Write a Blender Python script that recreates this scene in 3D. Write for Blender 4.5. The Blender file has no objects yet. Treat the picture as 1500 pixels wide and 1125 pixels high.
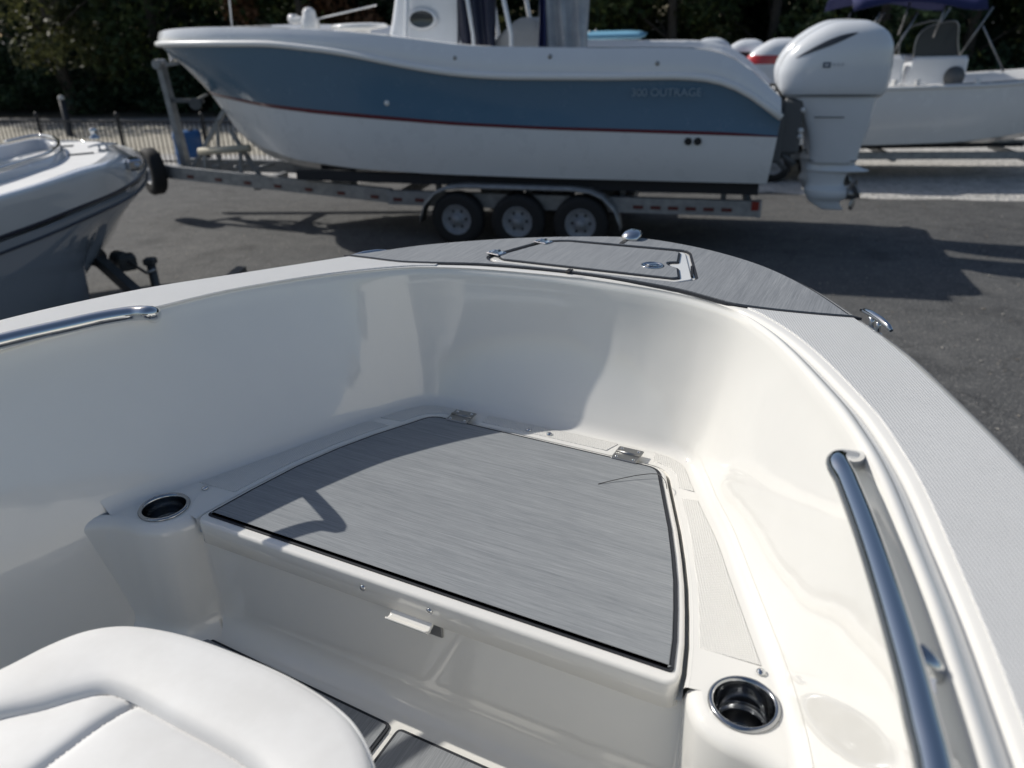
import bpy, bmesh, math, random
import numpy as np
from mathutils import Vector, Matrix
random.seed(7); RNG = np.random.default_rng(7)
SC = bpy.context.scene
COL = SC.collection
rad = math.radians

# ------------------------------------------------------------------ camera
CAM_H, PITCH, ROLL, FPX = 2.8, rad(25.5), rad(1.5), 1127.0
_f = Vector((0, math.cos(PITCH), -math.sin(PITCH)))
_u = Vector((0, math.sin(PITCH), math.cos(PITCH)))
_r = Vector((1, 0, 0))
cr, sr = math.cos(ROLL), math.sin(ROLL)
CR = _r * cr - _u * sr
CU = _r * sr + _u * cr
cam = bpy.data.cameras.new("camera"); camo = bpy.data.objects.new("camera", cam); COL.objects.link(camo)
M = Matrix((CR, CU, -_f)).transposed().to_4x4(); M.translation = (0, 0, CAM_H)
camo.matrix_world = M
cam.sensor_width = 36; cam.lens = 36 * FPX / 1500
cam.clip_start = 0.02; cam.clip_end = 500
cam.dof.use_dof = True; cam.dof.focus_distance = 1.75; cam.dof.aperture_fstop = 3.0
SC.camera = camo

# ------------------------------------------------------------------ light
SUN_ELEV, SUN_ROT = rad(39), rad(-62.7 + 5)
w = bpy.data.worlds.new("World"); SC.world = w; w.use_nodes = True
nt = w.node_tree; bg = nt.nodes["Background"]
sky = nt.nodes.new("ShaderNodeTexSky"); sky.sky_type = 'NISHITA'; sky.sun_disc = False
sky.sun_elevation = SUN_ELEV; sky.sun_rotation = SUN_ROT
sky.air_density = 1.0; sky.dust_density = 1.2; sky.ozone_density = 0.7
nt.links.new(sky.outputs[0], bg.inputs[0]); bg.inputs[1].default_value = 0.094
sl = bpy.data.lights.new("sun", 'SUN'); sl.energy = 4.1; sl.angle = rad(0.53); sl.color = (1, 0.955, 0.88)
so = bpy.data.objects.new("sun", sl); COL.objects.link(so)
sd = Vector((math.sin(SUN_ROT) * math.cos(SUN_ELEV), math.cos(SUN_ROT) * math.cos(SUN_ELEV), math.sin(SUN_ELEV)))
so.rotation_euler = sd.to_track_quat('Z', 'Y').to_euler(); so.location = sd * 30
SC.view_settings.view_transform = 'Standard'; SC.view_settings.look = 'None'
SC.view_settings.exposure = -0.13; SC.view_settings.gamma = 1.0
SC.render.engine = 'CYCLES'
SC.cycles.use_denoising = True
SC.cycles.max_bounces = 14; SC.cycles.diffuse_bounces = 10; SC.cycles.glossy_bounces = 6; SC.cycles.sample_clamp_indirect = 8

# ------------------------------------------------------------------ geometry helpers
def P(x, y, z):
    """Where the sight line through photo point (x, y) meets the level z (metres above ground)."""
    u = (x - 750) / FPX; v = (562.5 - y) / FPX
    d = CR * u + CU * v + _f
    k = (z - CAM_H) / d.z
    return Vector((d.x * k, d.y * k, z))

class Frame:
    def __init__(s, ox, oy, rz): s.o = Vector((ox, oy, 0)); s.rz = rz; s.c = math.cos(rz); s.s = math.sin(rz)
    def loc(s, w):
        d = w - s.o; return Vector((d.x * s.c + d.y * s.s, -d.x * s.s + d.y * s.c, w.z))
    def P(s, x, y, z): return s.loc(P(x, y, z))
    def pl(s, x, y, yl):
        """photo point on the vertical plane local-y = yl -> local point"""
        u = (x - 750) / FPX; v = (562.5 - y) / FPX
        d = CR * u + CU * v + _f; o = s.loc(Vector((0, 0, CAM_H)))
        dl = Vector((d.x * s.c + d.y * s.s, -d.x * s.s + d.y * s.c, d.z))
        k = (yl - o.y) / dl.y
        return o + dl * k

def tag(o, label=None, cat=None, group=None, kind=None):
    if label: o['label'] = label
    if cat: o['category'] = cat
    if group: o['group'] = group
    if kind: o['kind'] = kind
    return o

def empty(name, loc=(0, 0, 0), rz=0, label=None, cat=None, group=None):
    o = bpy.data.objects.new(name, None); COL.objects.link(o)
    o.location = loc; o.rotation_euler = (0, 0, rz); o.empty_display_size = 0.2
    return tag(o, label, cat, group)

def obj(name, me, mat, parent=None, loc=None, rot=None):
    o = bpy.data.objects.new(name, me); COL.objects.link(o)
    if mat is not None and len(me.materials) == 0: me.materials.append(mat)
    if parent is not None: o.parent = parent
    if loc is not None: o.location = loc
    if rot is not None: o.rotation_euler = rot
    return o

def mesh(verts, faces, smooth=True, flat=()):
    me = bpy.data.meshes.new("mesh"); me.from_pydata([tuple(v) for v in verts], [], faces); me.update()
    if smooth:
        me.polygons.foreach_set('use_smooth', [True] * len(me.polygons))
        for i in flat: me.polygons[i].use_smooth = False
    return me

def recalc(me):
    bm = bmesh.new(); bm.from_mesh(me); bmesh.ops.recalc_face_normals(bm, faces=bm.faces); bm.to_mesh(me); bm.free(); return me

class MB:
    """collects shapes into one mesh"""
    def __init__(s): s.v = []; s.f = []; s.sm = []
    def add(s, vs, fs, smooth=False):
        b = len(s.v); s.v += [Vector(v) for v in vs]
        for f in fs: s.f.append(tuple(i + b for i in f)); s.sm.append(smooth)
        return s
    def loft(s, rows, closed=False, cap=False, smooth=True):
        n = len(rows[0]); vs = [p for r in rows for p in r]; fs = []
        for i in range(len(rows) - 1):
            for j in range(n if closed else n - 1):
                k = (j + 1) % n
                fs.append((i * n + j, i * n + k, (i + 1) * n + k, (i + 1) * n + j))
        s.add(vs, fs, smooth)
        if cap:
            b = len(s.v) - len(vs)
            s.f.append(tuple(b + j for j in range(n))[::-1]); s.sm.append(False)
            s.f.append(tuple(b + (len(rows) - 1) * n + j for j in range(n))); s.sm.append(False)
        return s
    def box(s, c, d, rz=0, ry=0, bev=0.0):
        c = Vector(c); hx, hy, hz = d[0] / 2, d[1] / 2, d[2] / 2
        R = Matrix.Rotation(rz, 3, 'Z') @ Matrix.Rotation(ry, 3, 'Y')
        b = min(bev, hx * .9, hy * .9, hz * .9)
        if b <= 0:
            vs = [c + R @ Vector((x, y, z)) for z in (-hz, hz) for x, y in ((-hx, -hy), (hx, -hy), (hx, hy), (-hx, hy))]
            return s.add(vs, [(3, 2, 1, 0), (4, 5, 6, 7), (0, 1, 5, 4), (1, 2, 6, 5), (2, 3, 7, 6), (3, 0, 4, 7)])
        rows = []
        for z, i in ((-hz, b), (-hz + b, 0), (hz - b, 0), (hz, b)):
            x, y = hx - i, hy - i; q = b if i == 0 else b * .4
            ring = [(x - q, -y), (x, -y + q), (x, y - q), (x - q, y), (-x + q, y), (-x, y - q), (-x, -y + q), (-x + q, -y)]
            rows.append([c + R @ Vector((a_, b_, z)) for a_, b_ in ring])
        return s.loft(rows, closed=True, cap=True, smooth=False)
    def beam(s, a, b, wd, ht, up=Vector((0, 0, 1))):
        a = Vector(a); b = Vector(b); t = (b - a).normalized(); y = up.cross(t)
        if y.length < 1e-4: y = Vector((0, 1, 0)).cross(t)
        y.normalize(); z = t.cross(y)
        q = [(-wd / 2, -ht / 2), (wd / 2, -ht / 2), (wd / 2, ht / 2), (-wd / 2, ht / 2)]
        return s.loft([[p + y * i + z * j for i, j in q] for p in (a, b)], closed=True, cap=True, smooth=False)
    def tube(s, pts, r, n=12, cap=True):
        pts = [Vector(p) for p in pts]; rows = []; prev = None
        for i, p in enumerate(pts):
            t = (pts[min(i + 1, len(pts) - 1)] - pts[max(i - 1, 0)]).normalized()
            if prev is None:
                a = Vector((0, 0, 1)) if abs(t.z) < .9 else Vector((1, 0, 0)); x = a.cross(t).normalized()
            else: x = (prev - t * prev.dot(t)).normalized()
            prev = x; y = t.cross(x); rr = r[i] if isinstance(r, (list, tuple)) else r
            rows.append([p + x * rr * math.cos(2 * math.pi * j / n) + y * rr * math.sin(2 * math.pi * j / n) for j in range(n)])
        return s.loft(rows, closed=True, cap=cap)
    def lathe(s, c, prof, n=32, axis='Z', cap=False):
        c = Vector(c); rows = []
        for r, h in prof:
            row = []
            for j in range(n):
                a = 2 * math.pi * j / n; x, y = r * math.cos(a), r * math.sin(a)
                row.append(c + (Vector((x, y, h)) if axis == 'Z' else Vector((x, h, y)) if axis == 'Y' else Vector((h, x, y))))
            rows.append(row)
        return s.loft(rows, closed=True, cap=cap)
    def build(s, name, mat, parent=None, fix=True, **k):
        me = bpy.data.meshes.new("mesh"); me.from_pydata([tuple(v) for v in s.v], [], s.f); me.update()
        me.polygons.foreach_set('use_smooth', s.sm)
        if fix: recalc(me)
        return obj(name, me, mat, parent, **k)

def spline(pts, n=8, closed=False):
    """Catmull-Rom (centripetal-ish, uniform) resample"""
    pts = [Vector(p) for p in pts]; out = []; N = len(pts)
    g = (lambda i: pts[i % N]) if closed else (lambda i: pts[min(max(i, 0), N - 1)])
    for i in range(N if closed else N - 1):
        a, b, c, d = g(i - 1), g(i), g(i + 1), g(i + 2)
        if not closed and i == 0: a = b * 2 - c
        if not closed and i == N - 2: d = c * 2 - b
        for j in range(n):
            t = j / n
            out.append(0.5 * ((2 * b) + (c - a) * t + (2 * a - 5 * b + 4 * c - d) * t * t + (-a + 3 * b - 3 * c + d) * t ** 3))
    if not closed: out.append(pts[-1])
    return out

def area2(pts): return sum(a[0] * b[1] - b[0] * a[1] for a, b in zip(pts, pts[1:] + pts[:1]))
def ccw(pts): return list(pts) if area2(list(pts)) > 0 else list(pts)[::-1]
def inset(pts, d):
    """inset a CCW polygon by d (2D)"""
    n = len(pts); out = []
    for i in range(n):
        a, b, c = [Vector((p[0], p[1])) for p in (pts[i - 1], pts[i], pts[(i + 1) % n])]
        e1 = (b - a); e2 = (c - b)
        if e1.length < 1e-9 or e2.length < 1e-9: out.append(b); continue
        e1.normalize(); e2.normalize()
        n1 = Vector((-e1.y, e1.x)); n2 = Vector((-e2.y, e2.x)); m = n1 + n2
        if m.length < 1e-6: m = n1
        m.normalize(); k = d / max(0.35, m.dot(n1)); out.append(b + m * k)
    return out
def roundpoly(pts, r, n=5):
    """round the corners of a polygon; r scalar or list"""
    out = []; N = len(pts)
    for i in range(N):
        rr = r[i] if isinstance(r, (list, tuple)) else r
        a, b, c = [Vector((p[0], p[1])) for p in (pts[i - 1], pts[i], pts[(i + 1) % N])]
        if rr <= 0: out.append(b); continue
        la, lc = (a - b).length, (c - b).length; q = min(rr, la * .45, lc * .45)
        p0 = b + (a - b).normalized() * q; p1 = b + (c - b).normalized() * q
        for j in range(n + 1):
            t = j / n; out.append(p0 * (1 - t) ** 2 + b * 2 * t * (1 - t) + p1 * t * t)
    return out
def prism(outline, z0, z1, bev=0.003, seg=3, bottom=False):
    o = ccw([Vector((p[0], p[1])) for p in outline]); n = len(o); rows = [[Vector((p.x, p.y, z0)) for p in o]]
    rows.append([Vector((p.x, p.y, z1 - bev)) for p in o])
    for k in range(1, seg + 1):
        a = k / seg * math.pi / 2; q = inset(o, bev * (1 - math.cos(a)))
        rows.append([Vector((p.x, p.y, z1 - bev + bev * math.sin(a))) for p in q])
    m = MB().loft(rows, closed=True)
    m.f.append(tuple((len(rows) - 1) * n + j for j in range(n))); m.sm.append(False)
    if bottom: m.f.append(tuple(range(n))[::-1]); m.sm.append(False)
    return m
def fill(outer, holes, z):
    bm = bmesh.new(); edges = []
    for loop in [outer] + list(holes):
        vs = [bm.verts.new((p[0], p[1], z)) for p in loop]
        edges += [bm.edges.new((vs[i], vs[(i + 1) % len(vs)])) for i in range(len(vs))]
    bmesh.ops.triangle_fill(bm, use_beauty=True, use_dissolve=False, edges=edges)
    for f in bm.faces:
        if f.normal.z < 0: f.normal_flip()
    me = bpy.data.meshes.new("mesh"); bm.to_mesh(me); bm.free(); return me
def circle(cx, cy, r, n=40): return [Vector((cx + r * math.cos(2 * math.pi * i / n), cy + r * math.sin(2 * math.pi * i / n))) for i in range(n)]

# ------------------------------------------------------------------ materials
def mat(name, col, rough=0.5, metal=0.0, coat=0.0, coat_rough=0.05, spec=0.5):
    m = bpy.data.materials.new(name); m.use_nodes = True
    b = m.node_tree.nodes["Principled BSDF"]
    b.inputs["Base Color"].default_value = (*col, 1); b.inputs["Roughness"].default_value = rough
    b.inputs["Metallic"].default_value = metal; b.inputs["Coat Weight"].default_value = coat
    b.inputs["Coat Roughness"].default_value = coat_rough; b.inputs["Specular IOR Level"].default_value = spec
    return m
def N(m, t, **k):
    n = m.node_tree.nodes.new(t)
    for a, v in k.items(): setattr(n, a, v)
    return n
def L(m, a, b): m.node_tree.links.new(a, b)
def bsdf(m): return m.node_tree.nodes["Principled BSDF"]
def coords(m, scale=(1, 1, 1), rot=(0, 0, 0)):
    tc = N(m, "ShaderNodeTexCoord"); mp = N(m, "ShaderNodeMapping")
    mp.inputs["Scale"].default_value = scale; mp.inputs["Rotation"].default_value = rot
    L(m, tc.outputs["Object"], mp.inputs[0]); return mp.outputs[0]
def noise(m, vec, scale, detail=4, rough=.6):
    n = N(m, "ShaderNodeTexNoise"); n.inputs["Scale"].default_value = scale; n.inputs["Detail"].default_value = detail
    n.inputs["Roughness"].default_value = rough; L(m, vec, n.inputs["Vector"]); return n.outputs["Fac"]
def ramp(m, fac, stops):
    r = N(m, "ShaderNodeValToRGB"); e = r.color_ramp.elements
    while len(e) < len(stops): e.new(0.5)
    for el, (p, c) in zip(e, stops): el.position = p; el.color = (*c, 1)
    L(m, fac, r.inputs[0]); return r.outputs[0]
def bump(m, h, strength, dist):
    b = N(m, "ShaderNodeBump"); b.inputs["Strength"].default_value = strength; b.inputs["Distance"].default_value = dist
    L(m, h, b.inputs["Height"]); L(m, b.outputs[0], bsdf(m).inputs["Normal"]); return b
def math_n(m, op, a, b=None):
    n = N(m, "ShaderNodeMath", operation=op)
    for i, v in enumerate((a, b)):
        if v is None: continue
        if isinstance(v, (int, float)): n.inputs[i].default_value = v
        else: L(m, v, n.inputs[i])
    return n.outputs[0]

def gelcoat(name, col, rough=0.065, wav=0.3, coat=0.7):
    m = mat(name, col, rough, coat=coat, coat_rough=0.03)
    v = coords(m); n = noise(m, v, 5.0, 2, .5)
    n2 = noise(m, v, 3.0, 6, .65)
    c = ramp(m, n2, [(.35, tuple(x * .97 for x in col)), (.65, col)]); L(m, c, bsdf(m).inputs["Base Color"])
    r = N(m, "ShaderNodeMapRange"); L(m, n2, r.inputs[0]); r.inputs[1].default_value = .3; r.inputs[2].default_value = .7
    r.inputs[3].default_value = rough * .6; r.inputs[4].default_value = rough * 1.6
    vs = N(m, "ShaderNodeTexVoronoi"); vs.inputs["Scale"].default_value = 34; L(m, v, vs.inputs["Vector"])
    spot = N(m, "ShaderNodeMapRange"); L(m, vs.outputs["Distance"], spot.inputs[0]); spot.inputs[1].default_value = .10; spot.inputs[2].default_value = .22; spot.inputs[3].default_value = .05; spot.inputs[4].default_value = 0
    L(m, math_n(m, 'ADD', r.outputs[0], spot.outputs[0]), bsdf(m).inputs["Roughness"])
    L(m, math_n(m, 'ADD', math_n(m, 'MULTIPLY', spot.outputs[0], .6), math_n(m, 'MULTIPLY', r.outputs[0], .25)), bsdf(m).inputs["Coat Roughness"])
    bump(m, n, wav, 0.01); return m
def nonskid(name, col, pitch=0.0074, valley_tone=.74):
    m = mat(name, col, 0.42, coat=0.1, coat_rough=.2)
    v = coords(m, rot=(0, 0, rad(23))); s = N(m, "ShaderNodeSeparateXYZ"); L(m, v, s.inputs[0])
    k = 2 * math.pi / pitch
    sx = math_n(m, 'SINE', math_n(m, 'MULTIPLY', s.outputs[0], k)); sy = math_n(m, 'SINE', math_n(m, 'MULTIPLY', s.outputs[1], k))
    h = math_n(m, 'MULTIPLY', sx, sy)
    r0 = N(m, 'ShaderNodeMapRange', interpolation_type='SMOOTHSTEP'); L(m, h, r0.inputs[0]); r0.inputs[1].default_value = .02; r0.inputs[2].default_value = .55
    b = bump(m, r0.outputs[0], 1.0, 0.0014)
    n2 = noise(m, coords(m), 9, 5, .7)
    c = ramp(m, n2, [(.3, tuple(x * .95 for x in col)), (.7, col)])
    mx = N(m, 'ShaderNodeMix', data_type='RGBA', blend_type='MULTIPLY'); mx.inputs[0].default_value = 1.0; L(m, c, mx.inputs[6]); L(m, ramp(m, r0.outputs[0], [(0, (valley_tone,) * 3), (1, (1, 1, 1))]), mx.inputs[7])  # base colour is darker in the valleys than on the dots
    L(m, mx.outputs[2], bsdf(m).inputs["Base Color"])
    return m
def eva(name, axis, a, b):
    m = mat(name, a, 0.72, spec=.35)
    sc = (11.0, 520.0, 3.0) if axis == 'X' else (520.0, 11.0, 3.0)
    v = coords(m, scale=sc); n = noise(m, v, 1.0, 5, .75)
    sc2 = (.9, 60, 1) if axis == 'X' else (60, .9, 1)
    n2 = noise(m, coords(m, scale=sc2), 1.0, 2, .5)
    mix = math_n(m, 'ADD', math_n(m, 'MULTIPLY', n, .84), math_n(m, 'MULTIPLY', n2, .16))
    big = noise(m, coords(m), 4.0, 5, .7)
    mix = math_n(m, 'ADD', mix, math_n(m, 'MULTIPLY', math_n(m, 'SUBTRACT', big, .5), .10))
    L(m, ramp(m, mix, [(.30, a), (.5, tuple((x + y) / 2 for x, y in zip(a, b))), (.68, b)]), bsdf(m).inputs["Base Color"])
    bump(m, n, .35, .0006); return m
def noisy(name, c1, c2, scale, rough=.7, bumpd=0, lo=.35, hi=.65, detail=6, metal=0, spec=.5):
    m = mat(name, c1, rough, metal=metal, spec=spec); v = coords(m); n = noise(m, v, scale, detail, .65)
    L(m, ramp(m, n, [(lo, c1), (hi, c2)]), bsdf(m).inputs["Base Color"])
    if bumpd: bump(m, n, .6, bumpd)
    return m

WHITE = gelcoat("liner_gelcoat", (0.82, 0.805, 0.76))
WHITE_HULL = gelcoat("hull_gelcoat", (0.78, 0.775, 0.76))
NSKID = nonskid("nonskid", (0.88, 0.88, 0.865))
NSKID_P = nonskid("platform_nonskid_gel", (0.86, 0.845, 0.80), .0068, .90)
EVA_X = eva("foam_streak_x", 'X', (0.16, 0.175, 0.19), (0.335, 0.35, 0.36))
EVA_Y = eva("foam_streak_y", 'Y', (0.155, 0.168, 0.184), (0.335, 0.348, 0.36))
EVA_D = mat("foam_dark", (0.014, 0.017, 0.024), 0.7)
STEEL = mat("polished_steel", (0.62, 0.63, 0.64), 0.07, 1.0)
STEEL_B = mat("brushed_steel", (0.33, 0.33, 0.325), 0.38, 1.0)
STEEL_C = mat("cup_steel", (0.40, 0.41, 0.42), 0.14, 1.0)
BLACK = mat("black_rubber", (0.012, 0.012, 0.013), 0.6)
VINYL = noisy("white_vinyl", (0.79, 0.785, 0.765), (0.71, 0.70, 0.675), 5.5, .55, 0)
def _vin():
    m = VINYL; v = coords(m); n = N(m, "ShaderNodeTexVoronoi"); n.inputs["Scale"].default_value = 900; L(m, v, n.inputs["Vector"])
    n1 = noise(m, v, 9, 3, .5)
    bump(m, math_n(m, 'ADD', math_n(m, 'MULTIPLY', n.outputs["Distance"], .06), n1), .22, .004)
_vin()

# ================================================================== the place
BEYOND = 400
ASPHALT = mat("asphalt", (0.13, 0.127, 0.122), .85)
def _asp():
    m = ASPHALT; v = coords(m)
    a = noise(m, v, .35, 5, .6); b = noise(m, v, 4, 6, .7); c = N(m, "ShaderNodeTexVoronoi"); c.inputs["Scale"].default_value = 60; L(m, v, c.inputs["Vector"])
    mix = math_n(m, 'ADD', math_n(m, 'MULTIPLY', a, .5), math_n(m, 'MULTIPLY', b, .5))
    col = ramp(m, mix, [(.36, (.056, .057, .059)), (.5, (.086, .087, .087)), (.64, (.118, .117, .114))])
    sp = ramp(m, noise(m, v, 30, 3, .5), [(.56, (0, 0, 0)), (.68, (.20, .19, .175))])
    mx = N(m, "ShaderNodeMix", data_type='RGBA', blend_type='ADD'); mx.inputs[0].default_value = .5
    L(m, col, mx.inputs[6]); L(m, sp, mx.inputs[7])
    wv = N(m, "ShaderNodeVectorMath", operation='ADD'); wn = N(m, "ShaderNodeTexNoise"); wn.inputs["Scale"].default_value = 1.6; L(m, v, wn.inputs["Vector"])
    L(m, v, wv.inputs[0]); L(m, wn.outputs["Color"], wv.inputs[1])
    vc = N(m, "ShaderNodeTexVoronoi", feature='DISTANCE_TO_EDGE'); vc.inputs["Scale"].default_value = .55; L(m, wv.outputs[0], vc.inputs["Vector"])
    crack = ramp(m, vc.outputs["Distance"], [(.004, (.35, .35, .35)), (.012, (1, 1, 1))])
    stain = ramp(m, noise(m, v, .9, 4, .55), [(.30, (.55, .55, .56)), (.42, (1, 1, 1)), (.66, (1, 1, 1)), (.74, (1.5, 1.48, 1.42))])
    m1 = N(m, "ShaderNodeMix", data_type='RGBA', blend_type='MULTIPLY'); m1.inputs[0].default_value = .4; L(m, mx.outputs[2], m1.inputs[6]); L(m, crack, m1.inputs[7])
    m2 = N(m, "ShaderNodeMix", data_type='RGBA', blend_type='MULTIPLY'); m2.inputs[0].default_value = .8; L(m, m1.outputs[2], m2.inputs[6]); L(m, stain, m2.inputs[7])
    L(m, m2.outputs[2], bsdf(m).inputs["Base Color"])
    bump(m, math_n(m, 'ADD', c.outputs["Distance"], b), .6, .012)
_asp()
GRAVEL = mat("gravel", (.36, .35, .33), .9)
def _grv():
    m = GRAVEL; v = coords(m); c = N(m, "ShaderNodeTexVoronoi"); c.inputs["Scale"].default_value = 16; L(m, v, c.inputs["Vector"])
    n = noise(m, v, 3, 6, .7)
    mx = N(m, "ShaderNodeMix", data_type='RGBA'); mx.inputs[0].default_value = .5
    L(m, ramp(m, n, [(.35, (.34, .33, .31)), (.65, (.58, .565, .53))]), mx.inputs[6])
    L(m, ramp(m, c.outputs["Color"], [(.2, (.28, .28, .27)), (.8, (.62, .6, .58))]), mx.inputs[7])
    L(m, mx.outputs[2], bsdf(m).inputs["Base Color"]); bump(m, c.outputs["Distance"], .8, .03)
_grv()
DIRT = noisy("sandy_ground", (.36, .33, .27), (.46, .43, .36), 1.5, .9, .02)
LITTER = noisy("leaf_litter", (.03, .028, .018), (.06, .05, .03), 2.0, .95, .02)
ROAD = noisy("road_asphalt", (.16, .155, .15), (.21, .205, .20), 1.2, .85, .01)

def sheet(name, pts, z, m, kind='structure'):
    me = mesh([(p[0], p[1], z) for p in pts], [tuple(range(len(pts)))], smooth=False)
    if me.polygons[0].normal.z < 0: me.flip_normals()
    return tag(obj(name, me, m), kind=kind)
sheet("ground", [(-BEYOND, -BEYOND), (BEYOND, -BEYOND), (BEYOND, BEYOND), (-BEYOND, BEYOND)], 0, ASPHALT)
def wob(a, b, n, amp):
    return [(a[0] + (b[0] - a[0]) * i / n + RNG.normal() * amp * .3, a[1] + (b[1] - a[1]) * i / n + RNG.normal() * amp) for i in range(n)]
edge = wob((-60, 24), (-8, 16.6), 26, .12) + wob((-8, 16.6), (4.0, 13.2), 12, .12) + wob((4.0, 13.2), (8, 11.9), 8, .1) + wob((8, 11.9), (50, 8.0), 24, .12)
sheet("gravel_path", edge + [(50, 60), (-60, 60)], .006, GRAVEL)
sheet("path", [(-60, 30.5), (-3.5, 18.2), (-3.5, 24.0), (-60, 40)], .012, DIRT)
sheet("road", [(-60, 33.5), (0, 23.2), (0, 26.6), (-60, 38.5)], .018, ROAD)
sheet("terrain", [(-70, 38), (-4, 26.0), (50, 20), (90, 20), (90, 95), (-90, 95)], .024, LITTER)

# ================================================================== the boat we stand in
BO = Frame(-0.2186, 1.1917, rad(-27.5))
ZG, ZP, ZS = 2.18, 1.80, 1.48
boat = empty("bay_boat", (BO.o.x, BO.o.y, 0), BO.rz, "white bay boat bow with grey foam hatch, cup holders and steel grab rails", "boat")
BOW = ((0.02, 1.28), (0.0, .822), (0.0, .720))
OUT_R = [(.15, 1.268), (.30, 1.215), (.45, 1.12), (.585, .978), (.703, .805), (.803, .64), (.885, .46), (.965, .27), (1.03, .08), (1.085, -.12), (1.125, -.35), (1.16, -.65), (1.19, -1.1), (1.21, -1.8)]
OUT_L = [(-.12, 1.236), (-.28, 1.158), (-.42, 1.065), (-.55, .955), (-.668, .805), (-.785, .64), (-.895, .48), (-1.0, .325), (-1.075, .165), (-1.13, 0), (-1.18, -.25), (-1.21, -.6), (-1.23, -1.1), (-1.24, -1.8)]
WT_R = [(.13, .818), (.25, .806), (.35, .776), (.44, .722), (.515, .635), (.578, .533), (.64, .415), (.70, .298), (.755, .16), (.80, .0), (.85, -.2), (.905, -.5), (.955, -1.0), (.98, -1.8)]
WT_L = [(-.13, .812), (-.26, .794), (-.36, .768), (-.45, .728), (-.54, .655), (-.62, .572), (-.69, .485), (-.755, .385), (-.805, .265), (-.86, .10), (-.915, -.12), (-.965, -.5), (-1.0, -1.0), (-1.02, -1.8)]
WB_R = [(.12, .720), (.23, .716), (.322, .708), (.386, .676), (.430, .60), (.475, .515), (.535, .41), (.592, .29), (.65, .17), (.72, .02), (.775, -.15), (.84, -.45), (.89, -1.0), (.91, -1.8)]
WB_L = [(-.12, .718), (-.23, .716), (-.325, .712), (-.398, .692), (-.446, .638), (-.478, .58), (-.518, .505), (-.562, .405), (-.612, .285), (-.69, .11), (-.765, -.08), (-.86, -.5), (-.91, -1.0), (-.93, -1.8)]
SUB = 8
def both(l, c, r): return spline([Vector((x, y, 0)) for x, y in l[::-1] + [c] + r], SUB)
OUT = both(OUT_L, BOW[0], OUT_R); WT = both(WT_L, BOW[1], WT_R); WB = both(WB_L, BOW[2], WB_R)
NST = len(OUT); MID = NST // 2
rows = []; wallrow = []
for i in range(NST):
    o, t, b = OUT[i], WT[i], WB[i]; d = (o - t).normalized()
    q = abs(i - MID) / MID                              # 0 at the stem, 1 aft
    g = .028 + .03 * min(1, max(0, (q - .25) / .3)) if i > MID else .018       # coaming width grows aft
    up = lambda p, z: Vector((p.x, p.y, z))
    rt = 1 if i > MID else 0; lip = .004 + (.011 if rt else .002) * min(1, max(0, (q - .2) / .3)); gd = .008 if rt else .0015
    R_ = [up(o - d * .03, ZG - .14), up(o - d * .004, ZG - .07), up(o + d * .010, ZG - .052), up(o + d * .016, ZG - .036), up(o + d * .012, ZG - .018), up(o + d * .002, ZG - .005),
          up(o - d * .012, ZG), up(o - d * .03, ZG + .0015), up(o - d * .06, ZG + .002), up(t + d * (g + .03), ZG + .002), up(t + d * (g + .008), ZG + .002), up(t + d * (g + .002), ZG + .001 - gd * .3),
          up(t + d * g, ZG - gd), up(t + d * (g - .006), ZG - gd * 1.1 + lip * .2), up(t + d * (g * .55), ZG - gd * .3 + lip * .8), up(t + d * (g * .32), ZG + lip), up(t + d * .010, ZG + lip * .9), up(t + d * .003, ZG + lip * .3 - .004),
          up(t, ZG - .016)]
    w_ = []
    for k in range(1, 15):
        f = k / 14; z = ZG - .016 + (ZP - ZG + .016) * f
        bulge = 0
        # knuckle: steep upper panel, softer lower panel
        fr_ = min(1, max(0, (q - .22) / .2)); ff = (f ** 2.1) * (1 - fr_) + f * fr_
        p = t.lerp(b, ff) + d * bulge; w_.append(up(p, z))
    inn = (t - b); 
    for k in range(1, 6):
        f = k / 5; w_.append(up(b - inn.normalized() * .05 * f, ZP + (ZS - .02 - ZP) * f))
    wallrow.append([R_[-1]] + w_); rows.append(R_ + w_)
liner = MB().loft(rows).build("deck_liner", WHITE, boat, fix=False)
if True:
    me = liner.data; s_ = sum(p.normal.z for p in me.polygons if abs(p.center.z - ZG - .002) < .001)
    if s_ < 0: me.flip_normals()
# hull outside
hr = []
for i in range(NST):
    o = OUT[i]; t = WT[i]; d = (o - t).normalized(); f = Vector((0.0, 0.4, 0))
    k = min(1, max(0, (abs(i - MID) / MID)))
    c = Vector((o.x * .80, o.y - .35 * (1 - k), 0)); ke = Vector((0, o.y - .75 * (1 - k) ** 1.2, 0))
    def up(p, z): return Vector((p.x, p.y, z))
    hr.append([up(o - d * .028, ZG - .135), up(o.lerp(c, .25), ZG - .45), up(o.lerp(c, .6), ZG - .8), up(c, ZG - 1.1), up(c.lerp(ke, .5), .92), up(ke, .78)])
MB().loft(hr).build("hull", WHITE_HULL, boat)

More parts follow.
